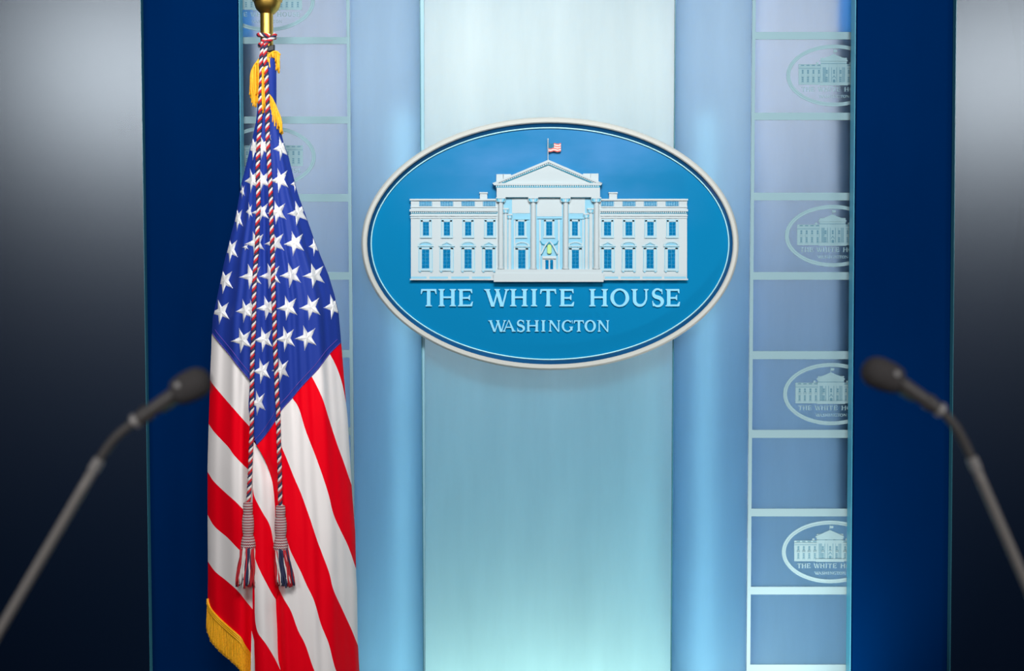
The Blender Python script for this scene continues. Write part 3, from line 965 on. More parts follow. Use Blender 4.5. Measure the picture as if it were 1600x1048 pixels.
def fdepth(px, py, sheet='F'):
    """distance of the cloth in front of the wall plane at a spot of the drape"""
    a, b = xl(py), xr(py)
    hw = (b - a) / 2
    u = max(-1, min(1, (px - (a + b) / 2) / hw))
    hm = hw / 631.0
    B = 0.62 * hm
    y = YP - 0.02 - B * (1 - abs(u) ** 2.2) ** 0.75
    lo = sstep(560, 760, py)
    amp = 0.0125 * sstep(90, 420, py) * (1 - 0.45 * lo)
    f = math.sin(11.0 * u + 0.6 + 0.0006 * py) + 0.75 * math.sin(19.0 * u + 2.1 - 0.0012 * py) + 0.38 * math.sin(33.0 * u + 4.0 + 0.002 * py) + 0.25 * math.sin(47 * u + 0.3)
    edge = 1 - abs(u) ** 6
    y -= amp * 0.45 * f * edge
    # slanting pulls in the lower cloth
    y -= 0.0035 * lo * math.sin(0.045 * (px * 1.6 - 0.35 * py)) * edge
    xv = float(np.interp(py, fy, fx)) if py > 640 else 401
    if sheet == 'L':
        y += 0.006 + 0.035 * sstep(372, 396, px) * sstep(560, 680, py)
    elif sheet == 'M':
        w = max(6.0, xv - 397)
        t = max(0, min(1, (px - 397) / w))
        y -= 0.020 * math.sin(math.pi * (0.12 + 0.88 * t)) * sstep(690, 780, py) - 0.012 * t
    elif sheet == 'R':
        y += 0.016 * math.exp(-((px - xv) / 9.0) ** 2) * sstep(690, 780, py)
    return y

def inside(poly, x, y):
    c = False
    n = len(poly)
    j = n - 1
    for i in range(n):
        if (poly[i][1] > y) != (poly[j][1] > y):
            if x < (poly[j][0] - poly[i][0]) * (y - poly[i][1]) / (poly[j][1] - poly[i][1]) + poly[i][0]:
                c = not c
        j = i
    return c

def fill(poly, step):
    """triangulate an outline with inner points"""
    pts = [poly[0]]
    for p in poly[1:]:
        if math.hypot(p[0] - pts[-1][0], p[1] - pts[-1][1]) > 0.35:
            pts.append(p)
    if math.hypot(pts[0][0] - pts[-1][0], pts[0][1] - pts[-1][1]) < 0.35:
        pts.pop()
    n = len(pts)
    xs = [p[0] for p in pts]; ys = [p[1] for p in pts]
    arr = np.array(pts)
    vs = [Vector(p) for p in pts]
    y = min(ys) + step * 0.5
    row = 0
    while y < max(ys):
        x = min(xs) + step * (0.25 + 0.5 * (row % 2))
        while x < max(xs):
            if inside(pts, x, y) and np.min(np.hypot(arr[:, 0] - x, arr[:, 1] - y)) > step * 0.55:
                vs.append(Vector((x, y)))
            x += step
        y += step * 0.866
        row += 1
    r = delaunay_2d_cdt(vs, [(i, (i + 1) % n) for i in range(n)], [list(range(n))], 1, 1e-4)
    return r[0], r[2]

def cloth(name, poly, material, parent, sheet, step=3.2, lift=0.0):
    vs, fs = fill(poly, step)
    mb = MB()
    V = []
    for p in vs:
        V.append(P(p[0], p[1], fdepth(p[0], p[1], sheet) - lift))
    # orient towards the camera
    F = []
    for f in fs:
        a, b, c = V[f[0]], V[f[1]], V[f[2]]
        nrm = (b - a).cross(c - a)
        F.append(tuple(f) if nrm.y < 0 else tuple(reversed(f)))
    mb.add(V, F, 0)
    return mb.build(name, material, parent, smooth=True)

def silR(y0, y1): return [(xr(y), y) for y in np.arange(y0, y1, 3.0)] + [(xr(y1), y1)]
def silL(y0, y1): return [(xl(y), y) for y in np.arange(y0, y1, 3.0)] + [(xl(y1), y1)]

pole_x = P(419, 300, YP).x
flag = thing('flag_on_pole', (pole_x, YP, 0.0), 'red, white and blue flag with stars hanging from a gilt pole with tasselled cords', 'flag')

mb = MB()
zt = P(419, 20, YP).z
mb.lathe((pole_x, YP, 0.02), (0, 0, 1), [(0, 0.0152), (zt - 0.02, 0.0152)], 40)
mb.build('pole', M['brass'], flag, smooth=math.radians(40))
mb = MB()
z0 = P(419, 21.5, YP).z
mb.lathe((pole_x + 0.002, YP, z0), (0, 0, 1), [(0, 0.017), (0.003, 0.0195), (0.010, 0.0262), (0.018, 0.0300), (0.026, 0.0318), (0.0285, 0.0322), (0.029, 0.0352), (0.033, 0.0358), (0.036, 0.0335),
                                        (0.045, 0.0300), (0.055, 0.0225), (0.062, 0.013), (0.068, 0.009), (0.085, 0.008), (0.10, 0.016), (0.13, 0.02), (0.19, 0.011), (0.24, 0.0005)], 40)
mb.build('finial', M['brass'], flag, smooth=math.radians(30))
mb = MB()
mb.lathe((pole_x, YP, 0.0), (0, 0, 1), [(0, 0.15), (0.012, 0.15), (0.03, 0.12), (0.05, 0.05), (0.09, 0.03), (0.12, 0.022)], 48)
mb.build('pole_base', M['brass'], flag, smooth=math.radians(30))

# canton
CL = [(331, 521), (335, 527), (342.5, 536), (357.5, 554), (372.5, 573.5), (390.5, 594.5)]
CF = [(390.5, 594.5), (389, 620), (388.5, 636), (391, 655), (396, 678), (401, 695.5)]
CR = [(401, 695.5), (414.5, 681), (430, 658.5), (440, 641), (457, 622), (472, 604), (487, 588), (500, 573.5), (515.5, 553), (531.5, 537), (533.2, 535.6)]
b0 = [(515.5, 553), (522.5, 566), (530, 584), (536, 605), (540.6, 630)]
b1 = [(487, 588), (494, 601), (504.5, 624), (513.5, 652.5), (525.5, 690), (537.5, 723), (549.4, 758)]
b2 = [(457, 622), (467, 638), (477.5, 672), (492.5, 711), (504, 743), (513.5, 773), (521, 803), (531.5, 827), (545, 855.5), (556.4, 889)]
b3 = [(430, 658.5), (438.5, 693), (447.5, 715.5), (460, 747), (470, 770), (483.5, 807.5), (497, 848), (513.5, 892), (521, 921), (534.5, 951), (549.5, 984), (559.2, 1008)]
b4 = [(436, 832), (447.5, 843), (455, 863), (470, 893), (479, 913.5), (491, 939), (501.5, 975), (513.5, 1005), (525, 1047), (545, 1085), (562, 1110)]
b5 = [(435.5, 919.5), (443, 934.5), (455, 955.5), (465.5, 984), (477.5, 1008), (491, 1047), (510, 1085), (526, 1110)]
vL = [(401, 695.5), (410, 711), (417.5, 727.5), (424, 747), (427, 762), (429.5, 790), (431, 815), (436, 832)]
def sc(c): return smooth_curve(c, 3.0)
crs = sc(CR)
def cr_between(p, q):
    """piece of the canton's lower right hem from point p to point q"""
    i = min(range(len(crs)), key=lambda k: math.hypot(crs[k][0] - p[0], crs[k][1] - p[1]))
    j = min(range(len(crs)), key=lambda k: math.hypot(crs[k][0] - q[0], crs[k][1] - q[1]))
    return crs[i:j + 1]

canton = cloth('canton', silL(88, 521) + sc(CL) + sc(CF)[1:] + crs[1:] + list(reversed(silR(88, 535))), M['cloth_blue'], flag, 'F', 3.0, 0.0012)
canton['label'] = 'blue field with white stars'
cloth('red_stripe', cr_between((515.5, 553), (533, 536)) + silR(537, 630) + list(reversed(sc(b0))), M['cloth_red'], flag, 'R')
cloth('white_stripe', cr_between((487, 588), (515.5, 553)) + sc(b0)[1:] + silR(631, 757) + list(reversed(sc(b1))), M['cloth_white'], flag, 'R')
cloth('red_stripe', cr_between((457, 622), (487, 588)) + sc(b1)[1:] + silR(759, 888) + list(reversed(sc(b2))), M['cloth_red'], flag, 'R')
cloth('white_stripe', cr_between((430, 658.5), (457, 622)) + sc(b2)[1:] + silR(890, 1007) + list(reversed(sc(b3))), M['cloth_white'], flag, 'R')
cloth('red_stripe', cr_between((401, 695.5), (430, 658.5)) + sc(b3)[1:] + silR(1010, 1110) + list(reversed(sc(b4))) + list(reversed(sc(vL)))[1:], M['cloth_red'], flag, 'R')
cloth('white_stripe', sc(b4) + list(reversed(sc(b5))) + [(433.5, 905), (432, 880), (432.5, 855)], M['cloth_white'], flag, 'R')
vR6 = [(435.5, 919.5), (431, 936), (431.7, 954), (433, 981), (434.5, 1026), (438.5, 1047), (443, 1110)]
cloth('red_stripe', sc(b5) + list(reversed(sc(vR6))), M['cloth_red'], flag, 'R')
# middle fold
ma = [(395, 762), (398, 777), (410, 800), (419, 815), (424, 829), (427, 846), (431.5, 862)]
mbn = [(397, 868), (402.5, 883), (410, 899), (418, 914), (425, 927), (431, 936.5)]
mc = [(398, 957), (399.5, 975), (404, 990), (416, 1006.5), (428, 1026), (435.5, 1041), (438.5, 1047)]
cloth('white_stripe', sc([(401, 695.5), (396.3, 680), (395, 700), (394.5, 730), (395, 762)])[0:1] + [(396.5, 690), (395, 710), (394.5, 735)] + sc(ma) + [(436, 832)] + list(reversed(sc(vL)))[1:], M['cloth_white'], flag, 'M')
cloth('red_stripe', sc(ma) + [(432, 880), (433.5, 905), (435.5, 919.5), (431, 936.5)] + list(reversed(sc(mbn)))[1:] + [(395.6, 850), (394.6, 800)], M['cloth_red'], flag, 'M')
cloth('white_stripe', sc(mbn) + sc(vR6[1:6])[1:] + list(reversed(sc(mc)))[1:] + [(397.8, 920)], M['cloth_white'], flag, 'M')
cloth('red_stripe', [(394.6, 860), (397, 868), (397.8, 920)] + sc(mc) + [(443, 1110), (399, 1110), (398, 1010), (395, 985), (394.6, 930)], M['cloth_red'], flag, 'M')
# left sheet, its inner edge tucked behind the middle fold
l1 = [(328, 593), (334, 602), (350, 621), (369.5, 643.5), (387, 663), (397, 674)]
l2 = [(326, 662), (335, 675), (356, 697.5), (365, 710), (377, 723), (388, 733.5), (397, 742)]
l3 = [(324.3, 737), (335, 753), (354.5, 771.5), (368, 783.5), (380, 795.5), (399, 812)]
l4 = [(324.3, 804), (335, 822), (354.5, 839), (371, 856), (388, 872), (400, 884)]
l5 = [(324.8, 877), (336.5, 893), (354.5, 907.5), (372.5, 924), (384.5, 939), (399, 957)]
l6 = [(324.5, 935), (329, 950), (342.5, 966), (360.5, 982.5), (375.5, 996), (381, 1006.5), (391, 1021), (400, 1034)]
ltop = [(331, 521), (335, 527), (342.5, 536), (357.5, 554), (372.5, 573.5), (390.5, 594.5), (396, 602)]
prev, py0 = ltop, 521
for k, (c, yy) in enumerate(((l1, 593), (l2, 662), (l3, 737), (l4, 804), (l5, 877), (l6, 935))):
    red = k % 2 == 1
    cloth('red_stripe' if red else 'white_stripe', sc(prev) + list(reversed(sc(c))) + list(reversed(silL(py0 + 3, yy - 3))), M['cloth_red' if red else 'cloth_white'], flag, 'L')
    prev, py0 = c, yy
cloth('white_stripe', [(393, 985), (397, 1000), (400, 1110), (391.5, 1110), (392, 1040)], M['cloth_white'], flag, 'M')

# the flag's own back folds close the bundle behind
mb = MB()
rows = list(range(90, 1111, 15))
cols = 24
vs, fs = [], []
for y in rows:
    a, b = xl(y), xr(y)
    for k in range(cols + 1):
        u = -1 + 2 * k / cols
        hm = (b - a) / 2 / 631
        yy = YP - 0.02 + 0.35 * hm * (1 - abs(u) ** 2) ** 0.7 + 0.006 * math.sin(14 * u) * (1 - abs(u) ** 4) * sstep(120, 400, y)
        px = (a + b) / 2 + (b - a) / 2 * u * 0.985
        lim = 1110 if px > 400 else 935 + (px - 324) * 1.15
        vs.append(P(px, min(y, lim), yy))
for i in range(len(rows) - 1):
    for k in range(cols):
        a = i * (cols + 1) + k
        fs.append((a, a + 1, a + cols + 2, a + cols + 1))
mb.add(vs, fs)
for i, f in enumerate(mb.f):
    mb.m[i] = 0 if rows[i // cols] < 520 else (1 if (rows[i // cols] // 75) % 2 else 2)
mb.build('back_folds', [M['cloth_blue'], M['cloth_red'], M['cloth_white']], flag, smooth=True)

# stars
TPL = [(-5.8, -19.7), (13.7, -15.2), (15.5, 12.3), (-3.7, 20.8), (-19.8, 1.8)]
STARS = [(397, 230.5, .62, 1.0), (411, 229.5, .78, .98), (440, 231.5, .68, .98), (421, 215, .2, .35),
         (394, 281.5, .62, .98), (410, 281.5, .80, .92), (438, 281, .82, 1.0), (462, 287, .42, .7), (379, 299, .24, .62),
         (372, 341.5, .5, .98), (390, 330, .3, .75), (408, 331, .8, .9), (434, 331.5, .88, .95), (466.5, 332.5, .9, .98),
         (361, 390, .7, 1.0), (384, 386, .3, .3), (400, 379.5, .88, .95), (430.5, 379.5, .9, .98), (461, 380, .92, 1.0), (492, 384, .5, .8),
         (351, 438.5, .86, 1.0), (393, 431.5, 1.0, 1.0), (423.5, 430.5, .96, 1.0), (455.5, 429.5, .96, 1.0), (492, 430, 1.0, 1.0), 
         (345.5, 487, .86, .98), (383, 485, .75, .95), (393, 483, .4, .9), (418, 480.5, .9, .98), (450.5, 480.5, .92, .98), (486, 480, .95, 1.0), (520.5, 479, .78, 1.0),
         (379, 531.5, .95, 1.0), (413, 530, .86, 1.0), (447.5, 529, .86, 1.0), (479.5, 527.5, .98, 1.0),
         (410, 579, .8, 1.0), (440, 577.5, .78, .98), (404, 629, .72, 1.0)]
for (cx, cy, sx, sy) in STARS:
    pts = [(p[0] * sx, p[1] * sy) for p in TPL]
    outl = []
    for i in range(5):
        o = pts[(i + 3) % 5]
        outl += [pts[i], (-0.39 * o[0], -0.39 * o[1])]
    vs, fs = [], []
    def sp(x, y, lift):
        X = min(max(cx + x, xl(cy + y) + 0.8), xr(cy + y) - 0.8)
        return P(X, cy + y, fdepth(X, cy + y, 'F') - 0.0012 - lift)
    N = 5
    mb = MB()
    for k in range(10):
        a, b = outl[k], outl[(k + 1) % 10]
        idx = {}
        vs = []
        for i in range(N + 1):
            for j in range(N + 1 - i):
                s, t = i / N, j / N
                x, y = a[0] * s + b[0] * t, a[1] * s + b[1] * t
                edge = s + t
                lift = 0.0022 * (1 - edge ** 6) + 0.0016 * (1 - edge) + (0.0008 if (k % 2 == 0 and j == 0) or (k % 2 == 1 and i == 0) else 0) - 0.0012 * (edge >= 0.999)
                idx[(i, j)] = len(vs)
                vs.append(sp(x, y, lift + 0.0006))
        fs = []
        for i in range(N):
            for j in range(N - i):
                fs.append((idx[(i, j)], idx[(i + 1, j)], idx[(i, j + 1)]))
                if i + j < N - 1:
                    fs.append((idx[(i + 1, j)], idx[(i + 1, j + 1)], idx[(i, j + 1)]))
        F = []
        for f in fs:
            n_ = (vs[f[1]] - vs[f[0]]).cross(vs[f[2]] - vs[f[0]])
            F.append(f if n_.y < 0 else f[::-1])
        mb.add(vs, F)
    mb.build('star', M['star'], canton, smooth=True)

# double stitched hem of the canton
mb = MB()
for curve, side in ((sc(CL), (0.6, -0.8)), (crs, (-0.72, -0.7))):
    for off in (1.0, 8.0):
        path = []
        for (x, y) in curve:
            X, Y_ = x + side[0] * off, y + side[1] * off
            X = min(max(X, xl(Y_) + 1), xr(Y_) - 1)
            path.append(P(X, Y_, fdepth(X, Y_, 'F') - 0.0022))
        mb.tube(path, 0.0008, 5)
tag(mb.build('hem_stitching', M['stitch'], canton, smooth=True), kind='stuff')
# cords: three twisted strands each
def resample3(path, n):
    path = [Vector(p) for p in path]
    d = [0]
    for i in range(1, len(path)):
        d.append(d[-1] + (path[i] - path[i - 1]).length)
    out = []
    for k in range(n):
        t = d[-1] * k / (n - 1)
        i = max(0, min(len(path) - 2, next((j for j in range(len(d) - 1) if d[j + 1] >= t), len(path) - 2)))
        s = (t - d[i]) / max(1e-9, d[i + 1] - d[i])
        out.append(path[i].lerp(path[i + 1], s))
    return out, d[-1]

def rope(path, parent, name, rad=0.0052, pitch=0.0225):
    pts0, length = resample3(path, max(8, int(sum((Vector(path[i + 1]) - Vector(path[i])).length for i in range(len(path) - 1)) / 0.0022)))
    mb = MB()
    cols = 0
    for s in range(3):
        strand = []
        for i, p in enumerate(pts0):
            t = (pts0[min(i + 1, len(pts0) - 1)] - pts0[max(i - 1, 0)]).normalized()
            ref = Vector((0, 1, 0)) if abs(t.y) < 0.95 else Vector((1, 0, 0))
            n1 = t.cross(ref).normalized()
            n2 = t.cross(n1)
            a = 2 * math.pi * (length * i / (len(pts0) - 1) / pitch + s / 3.0)
            strand.append(p + (n1 * math.cos(a) + n2 * math.sin(a)) * rad * 0.52)
        mb.tube(strand, rad * 0.56, 6, s)
    return mb.build(name, [M['thread_red'], M['thread_white'], M['thread_navy']], parent, smooth=True)

def cord_path(px):
    out = []
    for (x, y) in smooth_curve(px, 6.0):
        f = fdepth(x, y, 'M' if y > 700 and x < 430 else 'F') if y > 100 else YP - 0.021
        f = min(f, fdepth(x, y + 10, 'F') + 0.004, fdepth(x + 6, y, 'F') + 0.006, YP - 0.020) if y > 100 else f
        out.append(P(x, y, f - 0.009))
    # smooth depth
    for _ in range(6):
        ys_ = [p.y for p in out]
        for i in range(1, len(out) - 1):
            out[i].y = min(ys_[i] + 0.0005, (ys_[i - 1] + ys_[i] + ys_[i + 1]) / 3)
    return out
CA = [(411, 66), (409.5, 80), (408, 97), (408.3, 121), (407, 145), (407, 169), (406, 190), (404.7, 212), (403, 250), (403, 280), (403.8, 325), (402.5, 345), (401.7, 382), (398.7, 420), (397, 457),
      (397, 485), (396, 522), (394.2, 560), (393.5, 615), (393.4, 660), (392, 705), (390.2, 750), (388, 786)]
CB = [(416.5, 66), (414.5, 80), (414.6, 94), (416, 115), (416.7, 137.5), (418, 160), (418, 190), (418.2, 212), (420.5, 257), (422.7, 295), (423.6, 332), (425, 367), (426, 405), (427, 450), (428.7, 500),
      (429.6, 537), (431.7, 582), (433, 620), (434.7, 645), (435.6, 690), (437, 735), (437.5, 760), (438, 792)]
pa, pb = cord_path(CA), cord_path(CB)
rope(pa, flag, 'cord')
rope(pb, flag, 'cord')
# knot round the pole
kn = []
for i in range(40):
    a = math.radians(-60 - 360 * 1.15 * i / 39)
    c = P(419, 62 - 7 * math.sin(math.pi * i / 39) + 8 * (i / 39 - .5), YP)
    kn.append((pole_x + 0.0195 * math.cos(a), YP + 0.0195 * math.sin(a), c.z))
rope(kn, flag, 'cord_knot')
kn = [P(430, 54, YP - .012), P(427, 58, YP - 0.022), P(421, 63, YP - 0.028), P(414, 68, YP - 0.030), P(407, 69, YP - 0.024), P(405.5, 72, YP - 0.012)]
kk = [tuple(p) for p in kn]
rope(kk, flag, 'cord_knot')
mb = MB()
q = [P(417, 76, YP), P(431, 72, YP), P(431, 81, YP), P(417, 84, YP)]
mb.prism([(p.x, p.z) for p in q], YP - 0.026, YP - 0.012, 0, 0.002)
mb.build('leather_tab', M['leather'], flag)

# tassels
def woven(name):
    m_ = bpy.data.materials.new(name)
    m_.use_nodes = True
    nt = m_.node_tree
    b = nt.nodes['Principled BSDF']
    b.inputs['Roughness'].default_value = 0.75
    tc = nt.nodes.new('ShaderNodeTexCoord')
    sx = nt.nodes.new('ShaderNodeSeparateXYZ')
    L = nt.links.new
    L(tc.outputs['UV'], sx.inputs[0])
    def math_(op, a, b_=None):
        n = nt.nodes.new('ShaderNodeMath'); n.operation = op
        for i, v in enumerate((a, b_)):
            if v is None: continue
            if isinstance(v, (int, float)): n.inputs[i].default_value = v
            else: L(v, n.inputs[i])
        return n.outputs[0]
    zig = math_('PINGPONG', math_('MULTIPLY', sx.outputs['X'], 22.0), 0.5)
    ph = math_('FRACT', math_('ADD', math_('MULTIPLY', sx.outputs['Y'], 17.0), zig))
    cr = nt.nodes.new('ShaderNodeValToRGB')
    cr.color_ramp.interpolation = 'CONSTANT'
    e = cr.color_ramp.elements
    e[0].position = 0.0; e[0].color = C(220, 208, 202)
    e[1].position = 0.42; e[1].color = C(165, 28, 42)
    n = e.new(0.78); n.color = C(52, 44, 72)
    L(ph, cr.inputs['Fac']); L(cr.outputs['Color'], b.inputs['Base Color'])
    bp = nt.nodes.new('ShaderNodeBump'); bp.inputs['Strength'].default_value = 0.6; bp.inputs['Distance'].default_value = 0.0015
    L(math_('PINGPONG', math_('MULTIPLY', ph, 3.0), 0.5), bp.inputs['Height']); L(bp.outputs['Normal'], b.inputs['Normal'])
    return m_
M['woven'] = woven('woven_tassel_head')

def tassel(top, cxs, y0, y1, y2, w, lean):
    """top: cord end (world), head y0..y1, skirt y1..y2 in pixels"""
    Y = top.y - 0.004
    sc_ = 1.0 / (FPX / (D + Y))
    zt, zm, zb = P(cxs, y0, Y).z, P(cxs, y1, Y).z, P(cxs, y2, Y).z
    cx = P(cxs, y0, Y).x
    hgt = zt - zm
    prof = [(0.0, .60), (.02, .86), (.10, .92), (.22, .90), (.245, .80), (.27, .95), (.40, 1.12), (.55, 1.12), (.68, 1.0), (.71, .90), (.74, 1.05), (.85, 1.30), (.96, 1.42), (1.0, 1.30)]
    n = 28
    vs, fs, uv = [], [], []
    for (h, r) in prof:
        for j in range(n + 1):
            a = 2 * math.pi * j / n
            rr_ = w * r
            vs.append(Vector((cx + rr_ * math.cos(a), Y + rr_ * math.sin(a) * 0.8, zt - hgt * h)))
            uv.append((j / n, h))
    for i in range(len(prof) - 1):
        for j in range(n):
            a = i * (n + 1) + j
            fs.append((a + 1, a, a + n + 1, a + n + 2))
    mb = MB(); mb.add(vs, fs)
    head = mb.build('tassel', M['woven'], flag, smooth=True)
    ul = head.data.uv_layers.new(name='UVMap')
    for l in head.data.loops:
        ul.data[l.index].uv = uv[l.vertex_index]
    parts = [MB(), MB(), MB()]
    rng = random.Random(int(cxs))
    for k in range(64):
        a = 2 * math.pi * k / 64 + rng.uniform(-.06, .06)
        r0 = w * rng.uniform(0.75, 1.25)
        ci = 0 if math.cos(a) > 0.45 or math.cos(a) < -0.75 else (2 if -0.25 < math.cos(a) < 0.35 else 1)
        if rng.random() < 0.22: ci = rng.choice((0, 1, 2))
        path = []
        L_ = (zm - zb) * rng.uniform(0.88, 1.04)
        for i in range(9):
            t = i / 8
            rr_ = r0 * (1 + 0.55 * t)
            wob = 0.0012 * math.sin(9 * t + k)
            path.append((cx + rr_ * math.cos(a) + lean * t + wob, Y + rr_ * math.sin(a) * 0.8, zm + 0.004 - L_ * t))
        parts[ci].tube(path, [0.0019 + 0.0004 * (i % 2) for i in range(9)], 6)
    for p, nm in zip(parts, ('red', 'white', 'navy')):
        tag(p.build('tassel_yarn', M['thread_' + nm], head, smooth=True), kind='stuff', label=nm + ' twisted yarns')
tassel(pa[-1], 387.3, 784, 856, 917, 0.0125, -0.0065)
tassel(pb[-1], 438.3, 789, 858, 917, 0.0125, 0.010)

# gold fringe
def strand(mb, x0, y0, x1, y1, Y, r=0.0017, rng=random):
    pts_ = []
    n = max(3, int(abs(y1 - y0) / 4))
    ph = rng.uniform(0, 6)
    for i in range(n + 1):
        t = i / n
        pts_.append(P(x0 + (x1 - x0) * t + 0.35 * math.sin(ph + 7 * t), y0 + (y1 - y0) * t, Y + 0.001 * math.sin(ph + 5 * t)))
    mb.tube(pts_, [r * (1.0 + 0.22 * (i % 2)) for i in range(n + 1)], 6)

rng = random.Random(3)
mb = MB()
def fringe_run(band, lens, n, Yb, r=0.0017, dx=0.0, layers=2):
    cv = smooth_curve(band, 1.5)
    for lay in range(layers):
        nn = n if lay else int(n * 0.55)
        for k in range(nn):
            i = int((len(cv) - 1) * min(1, max(0, (k + rng.uniform(0, .8)) / nn)))
            x, y = cv[i]
            t = i / (len(cv) - 1)
            ln = float(np.interp(t, [a for a, _ in lens], [b for _, b in lens])) * rng.uniform(0.72, 1.08)
            strand(mb, x, y, x + dx + rng.uniform(-1.2, 1.2), y + ln, Yb + lay * 0.006 + rng.uniform(-.0015, .0015), r * (1.0 if lay else 0.9), rng)
    mb.tube([P(x, y, Yb) for x, y in cv], 0.0022, 8)
fringe_run([(409, 88), (403, 95), (397, 103), (393, 112), (391.5, 122)], [(0, 78), (.5, 62), (1, 20)], 22, YP - 0.026, dx=-0.6)
fringe_run([(409.5, 108), (413, 106), (416, 104)], [(0, 68), (1, 74)], 8, YP - 0.041)
fringe_run([(416, 92), (421, 85), (427, 81), (433, 81), (438, 86)], [(0, 8), (.25, 12), (.42, 8), (.6, 12), (.72, 30), (1, 30)], 20, YP - 0.030)
strand(mb, 421, 90, 421.5, 110, YP - 0.031)
strand(mb, 419.5, 88, 421, 108, YP - 0.030)
fringe_run([(420.5, 148), (425, 154), (430, 164), (434, 174), (438, 184), (440, 194)], [(0, 44), (.3, 38), (.6, 30), (1, 18)], 26, YP - 0.034, dx=1.2)
tag(mb.build('gold_fringe', M['gold_fringe'], flag, smooth=True), kind='stuff', label='gold fringe bunched at the top of the pole')
mb = MB()
cv = sc(l6)
band = []
for (x, y) in cv:
    band.append(P(x, y + 2, fdepth(max(x, xl(y) + 1), y, 'L') - 0.002))
for off in (0, 3.2, 6.4):
    mb.tube([P(x - .4, y + off, fdepth(max(x, xl(y) + 1), y, 'L') - 0.0025) for x, y in cv], 0.0030, 7)
fine = smooth_curve(l6, 1.05)
for lay in range(2):
    for (x, y) in fine:
        X = max(x, xl(y) + .8)
        Y_ = fdepth(X, y, 'L') - 0.001 + lay * 0.003
        strand(mb, x + lay * .6, y + 4, x - 1.6 + rng.uniform(-.6, .6), y + 46 * rng.uniform(.95, 1.02) + (3 if x > 330 else 0), Y_, 0.00125, rng)
tag(mb.build('gold_fringe', M['gold_fringe'], flag, smooth=True), kind='stuff', label='gold fringe along the fly end')

# ------------------------------------------------------------------ foreground gooseneck microphones
M['foam'] = mat('foam_windscreen', C(112, 106, 104), 0.95, spec=0.1, bump=(500, 0.8, 0.003))
M['mic_body'] = mat('mic_body_black', C(112, 105, 101), 0.4)
M['mic_shaft'] = mat('mic_shaft_gunmetal', C(190, 180, 172), 0.4, metal=0.1)
M['mic_joint'] = mat('mic_joint_steel', C(215, 206, 200), 0.35, metal=0.1)
M['mic_screw'] = mat('mic_screw_white', C(225, 218, 214), 0.3)
M['mic_teal'] = mat('mic_sleeve_teal', C(96, 120, 116), 0.3)

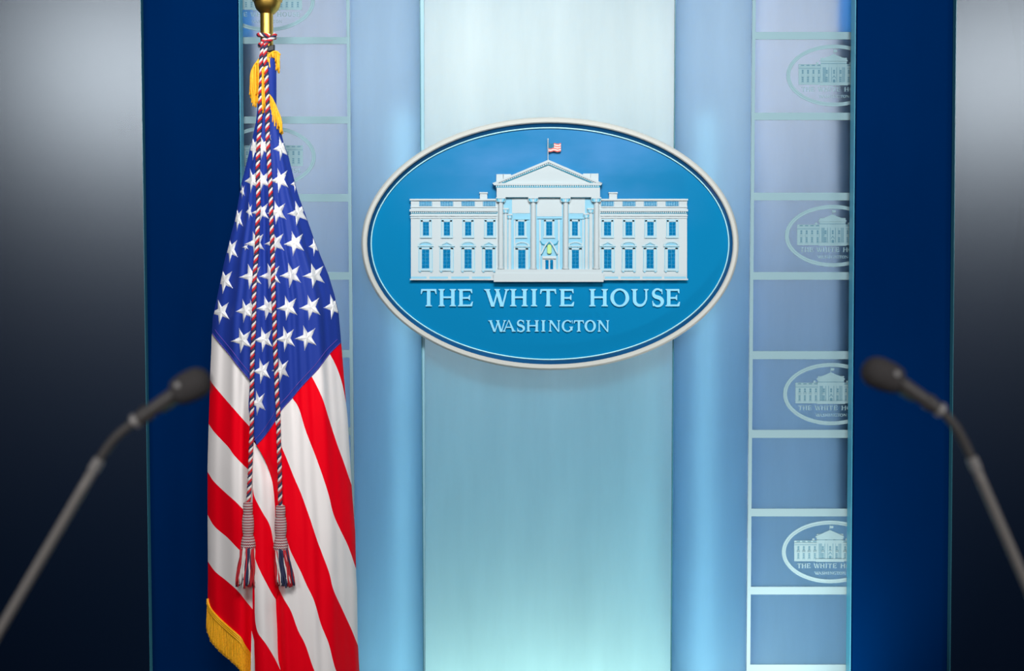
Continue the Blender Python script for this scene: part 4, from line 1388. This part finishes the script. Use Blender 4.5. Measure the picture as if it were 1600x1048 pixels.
YM = -D + 2222.0 / 1700.0
def mic(tip, neck0, body1, bend, joint, exit_, far, dot, label):
    floor_pt = P(far[0], far[1], YM)
    t = thing('gooseneck_microphone', (floor_pt.x, YM, 0.0), label, 'microphone', 'podium microphones in the foreground')
    k = 1 / 1700.0
    a, b = P(*neck0, YM), P(*tip, YM)
    ax = (b - a).normalized()
    L_ = (b - a).length
    mb = MB()
    mb.lathe(a, ax, [(-0.003, 0.0085), (-0.002, 0.0112), (0.0, 0.0124), (L_ * .12, .0134), (L_ * .3, .0144), (L_ * .52, .0147), (L_ * .70, .0140), (L_ * .84, .0116), (L_ * .93, .0082), (L_ * .98, .0042), (L_, .0005)], 32)
    mb.build('windscreen', M['foam'], t, smooth=math.radians(60))
    c = P(*body1, YM)
    ax2 = (a - c).normalized()
    l2 = (a - c).length
    mb = MB()
    mb.lathe(c, ax2, [(0, .0048), (.002, .0062), (l2 * .25, .0068), (l2 * .27, .0076), (l2 * .36, .0076), (l2 * .38, .0064), (l2 * .62, .0068), (l2 * .9, .0072), (l2 + .004, .0073)], 28)
    body = mb.build('microphone_body', M['mic_body'], t, smooth=math.radians(30))
    down = Vector((ax2.z, 0, -ax2.x))
    if down.z > 0: down = -down
    mb = MB()
    s0, s1 = c + ax2 * l2 * .55 + down * .0055, c + ax2 * l2 * .95 + down * .0062
    mb.tube([s0, s0.lerp(s1, .08), s0.lerp(s1, .5), s0.lerp(s1, .92), s1], [.001, .0032, .0034, .0032, .001], 10)
    mb.build('sleeve', M['mic_teal'], body, smooth=True)
    mb = MB()
    s0 = c + ax2 * l2 * .06 + down * .003
    mb.lathe(c + ax2 * l2 * .02, ax2, [(0, .0062), (.001, .0071), (.0045, .0071), (.0055, .0062)], 28)
    mb.build('ring', M['mic_joint'], body, smooth=math.radians(40))
    mb = MB()
    d = P(*dot, YM - 0.011)
    mb.lathe(d, (0, -1, 0), [(0, .0030), (.0015, .0030), (.0025, .0022), (.003, .0008)], 20)
    mb.build('screw', M['mic_screw'], body, smooth=math.radians(40))
    mb = MB()
    neck = [P(x, y, YM) for x, y in smooth_curve([body1] + bend + [joint], 4)]
    mb.tube(neck, [0.0040 + 0.0003 * (i % 2) for i in range(len(neck))], 14)
    mb.build('gooseneck', M['mic_body'], t, smooth=True)
    mb = MB()
    j0, j1 = P(*joint, YM), P(*exit_, YM)
    ja = (j1 - j0).normalized()
    mb.lathe(j0 - ja * .005, ja, [(0, .0042), (.001, .0052), (.012, .0054), (.0135, .0046)], 24)
    mb.build('joint', M['mic_joint'], t, smooth=math.radians(40))
    mb = MB()
    f0 = P(*far, YM)
    pts_ = [j0, j1, j1.lerp(f0, .55)]
    pts_ += [f0.lerp(Vector((f0.x, YM, f0.z - .05)), .3) + Vector((0, 0, -.03)), Vector((f0.x, YM, f0.z - .14)), Vector((f0.x, YM, f0.z - .3)), Vector((f0.x, YM, 0.02))]
    path = []
    for i in range(len(pts_) - 1):
        for s in range(6):
            path.append(pts_[i].lerp(pts_[i + 1], s / 6))
    path.append(pts_[-1])
    mb.tube(path, 0.0046, 16)
    mb.build('shaft', M['mic_shaft'], t, smooth=True)
    mb = MB()
    mb.lathe((f0.x, YM, 0), (0, 0, 1), [(0, .13), (.008, .13), (.016, .12), (.022, .03), (.05, .012)], 40)
    mb.build('stand_base', M['mic_body'], t, smooth=math.radians(30))
    return t
mic((328.5, 588), (277, 613), (207, 661), [(182, 682), (164, 705)], (152, 724), (0, 984), (-120, 1190), (278, 602),
    'blurred black gooseneck microphone leaning toward the flag')
mic((1347.5, 572), (1402, 595), (1474, 644), [(1494, 668), (1510, 698)], (1521, 722), (1600, 904), (1716, 1175), (1401, 584),
    'blurred black gooseneck microphone in front of the pilaster away from the flag')
